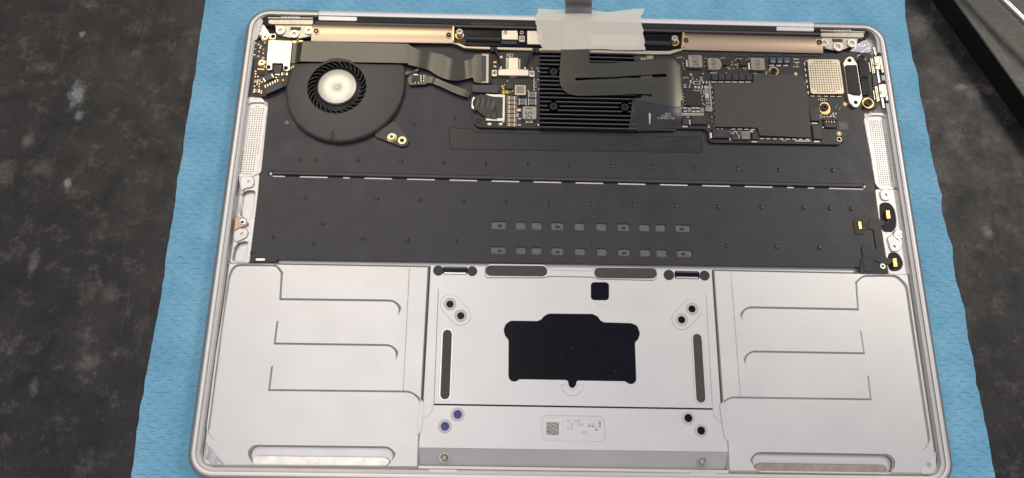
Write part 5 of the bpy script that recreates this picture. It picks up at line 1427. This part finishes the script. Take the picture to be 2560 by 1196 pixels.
# ------------------------------------------------------------------ masking tape with the cable end beneath
def tape_z(x, y):
    yt = at(1480, 44, 2.4)[1]; yb2 = at(1480, 120, 2.6)[1]
    if y > yt: return 2.75-min(2.6, (y-yt)*0.16+0.02*(y-yt)**2)+0.25*math.sin(x*0.16+0.6)*(min(1, (y-yt)/6))
    z = 2.75+0.10*mnoise.noise((x*0.12, y*0.2, 3))
    # sinks a little between the bars, rides up over the cable
    t = (yt-y)/(yt-yb2)
    z -= 0.35*math.exp(-((t-0.22)/0.13)**2)
    xa, xb = at(1408, 90, 2.8)[0], at(1476, 90, 2.8)[0]
    if xa < x < xb: z += 0.30
    elif xa-1 < x < xb+1: z += 0.12
    return z
to = zAE((160, 118), (260, 122), (400, 138), (620, 140), (900, 140), (1060, 155), (1200, 178), (1310, 186), (1420, 178), (1600, 140), (1800, 112), (1958, 108))
right_edge = zAE((1935, 140), (1925, 175), (1915, 200), (1895, 240), (1872, 280), (1880, 320), (1876, 360), (1888, 400), (1895, 440), (1912, 480), (1918, 520), (1905, 560), (1918, 600), (1932, 650), (1940, 700), (1930, 750), (1945, 800), (1952, 835))
bot = zAE((1700, 838), (1410, 832), (1290, 822), (1020, 824), (700, 834), (400, 836), (225, 826))
left_edge = zAE((232, 790), (205, 745), (200, 700), (172, 660), (160, 600), (168, 560), (150, 520), (142, 470), (150, 440), (128, 400), (125, 340), (135, 300), (122, 260), (150, 230), (160, 200), (175, 160))
tl = ccw(P(to+right_edge+bot+left_edge, 2.6))
tl2 = []
for i in range(len(tl)):
    a, b = tl[i], tl[(i+1) % len(tl)]
    n_ = max(1, int(math.hypot(b[0]-a[0], b[1]-a[1])/0.7))
    for j in range(n_):
        t = j/n_; jit = 0.10*mnoise.noise((i*3.1+t*2, j*0.9, 7)) if abs(a[0]-b[0]) < 1.5 else 0.03*mnoise.noise((i, j, 2))
        tl2.append((a[0]*(1-t)+b[0]*t+jit, a[1]*(1-t)+b[1]*t+jit*0.4))
TAPE = bpy.data.materials.new('cream_masking_tape'); TAPE.use_nodes = True
nt = TAPE.node_tree; b = nt.nodes['Principled BSDF']; b.inputs['Roughness'].default_value = 0.7; b.inputs['Specular IOR Level'].default_value = 0.3
tc = nt.nodes.new('ShaderNodeTexCoord'); n1 = nt.nodes.new('ShaderNodeTexNoise'); n1.inputs['Scale'].default_value = 480; n1.inputs['Detail'].default_value = 5; nt.links.new(tc.outputs['Object'], n1.inputs['Vector'])
rmp = nt.nodes.new('ShaderNodeValToRGB'); rmp.color_ramp.elements[0].position = 0.3; rmp.color_ramp.elements[1].position = 0.7
rmp.color_ramp.elements[0].color = (0.82, 0.78, 0.69, 1); rmp.color_ramp.elements[1].color = (0.95, 0.91, 0.82, 1)
nt.links.new(n1.outputs['Fac'], rmp.inputs[0]); nt.links.new(rmp.outputs[0], b.inputs['Base Color'])
tr = nt.nodes.new('ShaderNodeBsdfTransparent'); tr.inputs[0].default_value = (0.95, 0.93, 0.88, 1)
mx = nt.nodes.new('ShaderNodeMixShader')
mr = nt.nodes.new('ShaderNodeMapRange'); mr.inputs[3].default_value = 0.16; mr.inputs[4].default_value = 0.40; nt.links.new(n1.outputs['Fac'], mr.inputs[0])
nt.links.new(mr.outputs[0], mx.inputs[0]); nt.links.new(b.outputs[0], mx.inputs[1]); nt.links.new(tr.outputs[0], mx.inputs[2])
nt.links.new(mx.outputs[0], nt.nodes['Material Output'].inputs['Surface'])
bpn = nt.nodes.new('ShaderNodeBump'); bpn.inputs['Strength'].default_value = 0.35; bpn.inputs['Distance'].default_value = 0.0002
mpn = nt.nodes.new('ShaderNodeMapping'); mpn.inputs['Scale'].default_value = (1800, 500, 1); nt.links.new(tc.outputs['Object'], mpn.inputs[0])
n3 = nt.nodes.new('ShaderNodeTexNoise'); n3.inputs['Scale'].default_value = 1; n3.inputs['Detail'].default_value = 4; nt.links.new(mpn.outputs[0], n3.inputs['Vector']); nt.links.new(n3.outputs['Fac'], bpn.inputs['Height']); nt.links.new(bpn.outputs[0], b.inputs['Normal'])
mb = MB()
mb.cap([tl2], tape_z, True, 0, fillpts(tl2, 0.55, 0.25))
tape = link('masking_tape', mb.mesh('masking_tape', TAPE, LIFT+0.4, 80))
tag(tape, 'torn cream masking tape strip across the rear edge, holding the flat cable', 'tape')
# flat cable end beyond the tape, standing up off the rear edge towards the viewer
mb = MB()
mb.ribbon(secs([((1408, 125), (1476, 126), 2.85), ((1410, 80), (1477, 81), 2.65), ((1412, 48), (1478, 49), 2.5), ((1413, 24), (1480, 24), 2.6), ((1413, 12), (1480, 12), 4.2), ((1412, 3), (1481, 2), 7.5), ((1411, -14), (1483, -14), 12.0), ((1410, -40), (1485, -40), 16.0)]), 0.15, 0, 6)
obj('display_cable_tail', mb, mat('mauve_grey_flex', (0.26, 0.235, 0.24), 0.1, 0.3, 0.15, 200, coat=0.3), lap, 60)

# ------------------------------------------------------------------ black slab and screwdriver shaft, upper right
def P2(pts, z): return P(pts, z)
TZ = PAPER_Z-0.4
top_z = TZ+11.0
e1, e2 = at(2386, 0, top_z), at(2560, 241, top_z)
d = Vector((e2[0]-e1[0], e2[1]-e1[1])).normalized(); nrm = Vector((-d.y, d.x))
if nrm.x < 0: nrm = -nrm
a_ = Vector(e1)-d*120; b_ = Vector(e2)+d*150
slab = [tuple(a_), tuple(b_), tuple(b_+nrm*230), tuple(a_+nrm*230)]
SLAB = mat('dark_grey_rubber_mat', (0.060, 0.058, 0.047), 0.0, 0.45, 0.45, 260, 0.5, 700, rv=0.1, detail=10)
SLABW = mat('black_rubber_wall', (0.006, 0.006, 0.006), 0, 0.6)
mb = MB()
sl_ = ccw(slab)
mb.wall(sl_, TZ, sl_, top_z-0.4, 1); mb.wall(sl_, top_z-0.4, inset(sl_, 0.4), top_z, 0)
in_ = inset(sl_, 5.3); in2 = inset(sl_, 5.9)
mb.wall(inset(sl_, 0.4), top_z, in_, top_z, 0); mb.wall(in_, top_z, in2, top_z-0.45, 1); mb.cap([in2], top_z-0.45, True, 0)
slabo = link('work_mat', mb.mesh('work_mat', [SLAB, SLABW], BASE))
tag(slabo, 'thick dark grey slab with a rimmed edge at the upper right', 'slab')
def slabtext(s, px, py, size):
    o = text(s, px, py, top_z, size, -0.9, GREYPRINT, None); o.parent = slabo; o.location.z = (top_z+0.03+BASE)*MM; return o
slabtext('T', 2547, 208, 11); slabtext('o', 2556, 221, 12)
# shaft
sz = top_z+8.6
p0 = Vector((*at(2508, 0, sz), sz)); p3 = Vector((*at(2575, 66, sz), sz+0.0)); dd = (p3-p0).normalized()
st = p0-dd*55; en = p0+dd*70
drv = bpy.data.objects.new('screwdriver', None); col.objects.link(drv)
tag(drv, 'steel screwdriver shaft crossing the upper right corner above the slab', 'screwdriver')
drv.location = (en.x*MM, en.y*MM, (en.z+BASE)*MM)
def drvmesh(name, pts, r, m_, n=18):
    mb = MB(); mb.tube([tuple(Vector(p)-en) for p in pts], r, n)
    me = mb.mesh(name, m_, 0, 60)
    return link(name, me, drv)
drvmesh('shaft', [st+dd*8, en], 1.55, CHROME)
drvmesh('tip', [st, st+dd*2, st+dd*8], [0.5, 0.9, 1.55], HINGE)
drvmesh('handle', [en-dd*2, en+dd*3, en+dd*20, en+dd*75, en+dd*85], [4.0, 7.5, 8.5, 8.5, 6.0], RUBBER, 24)
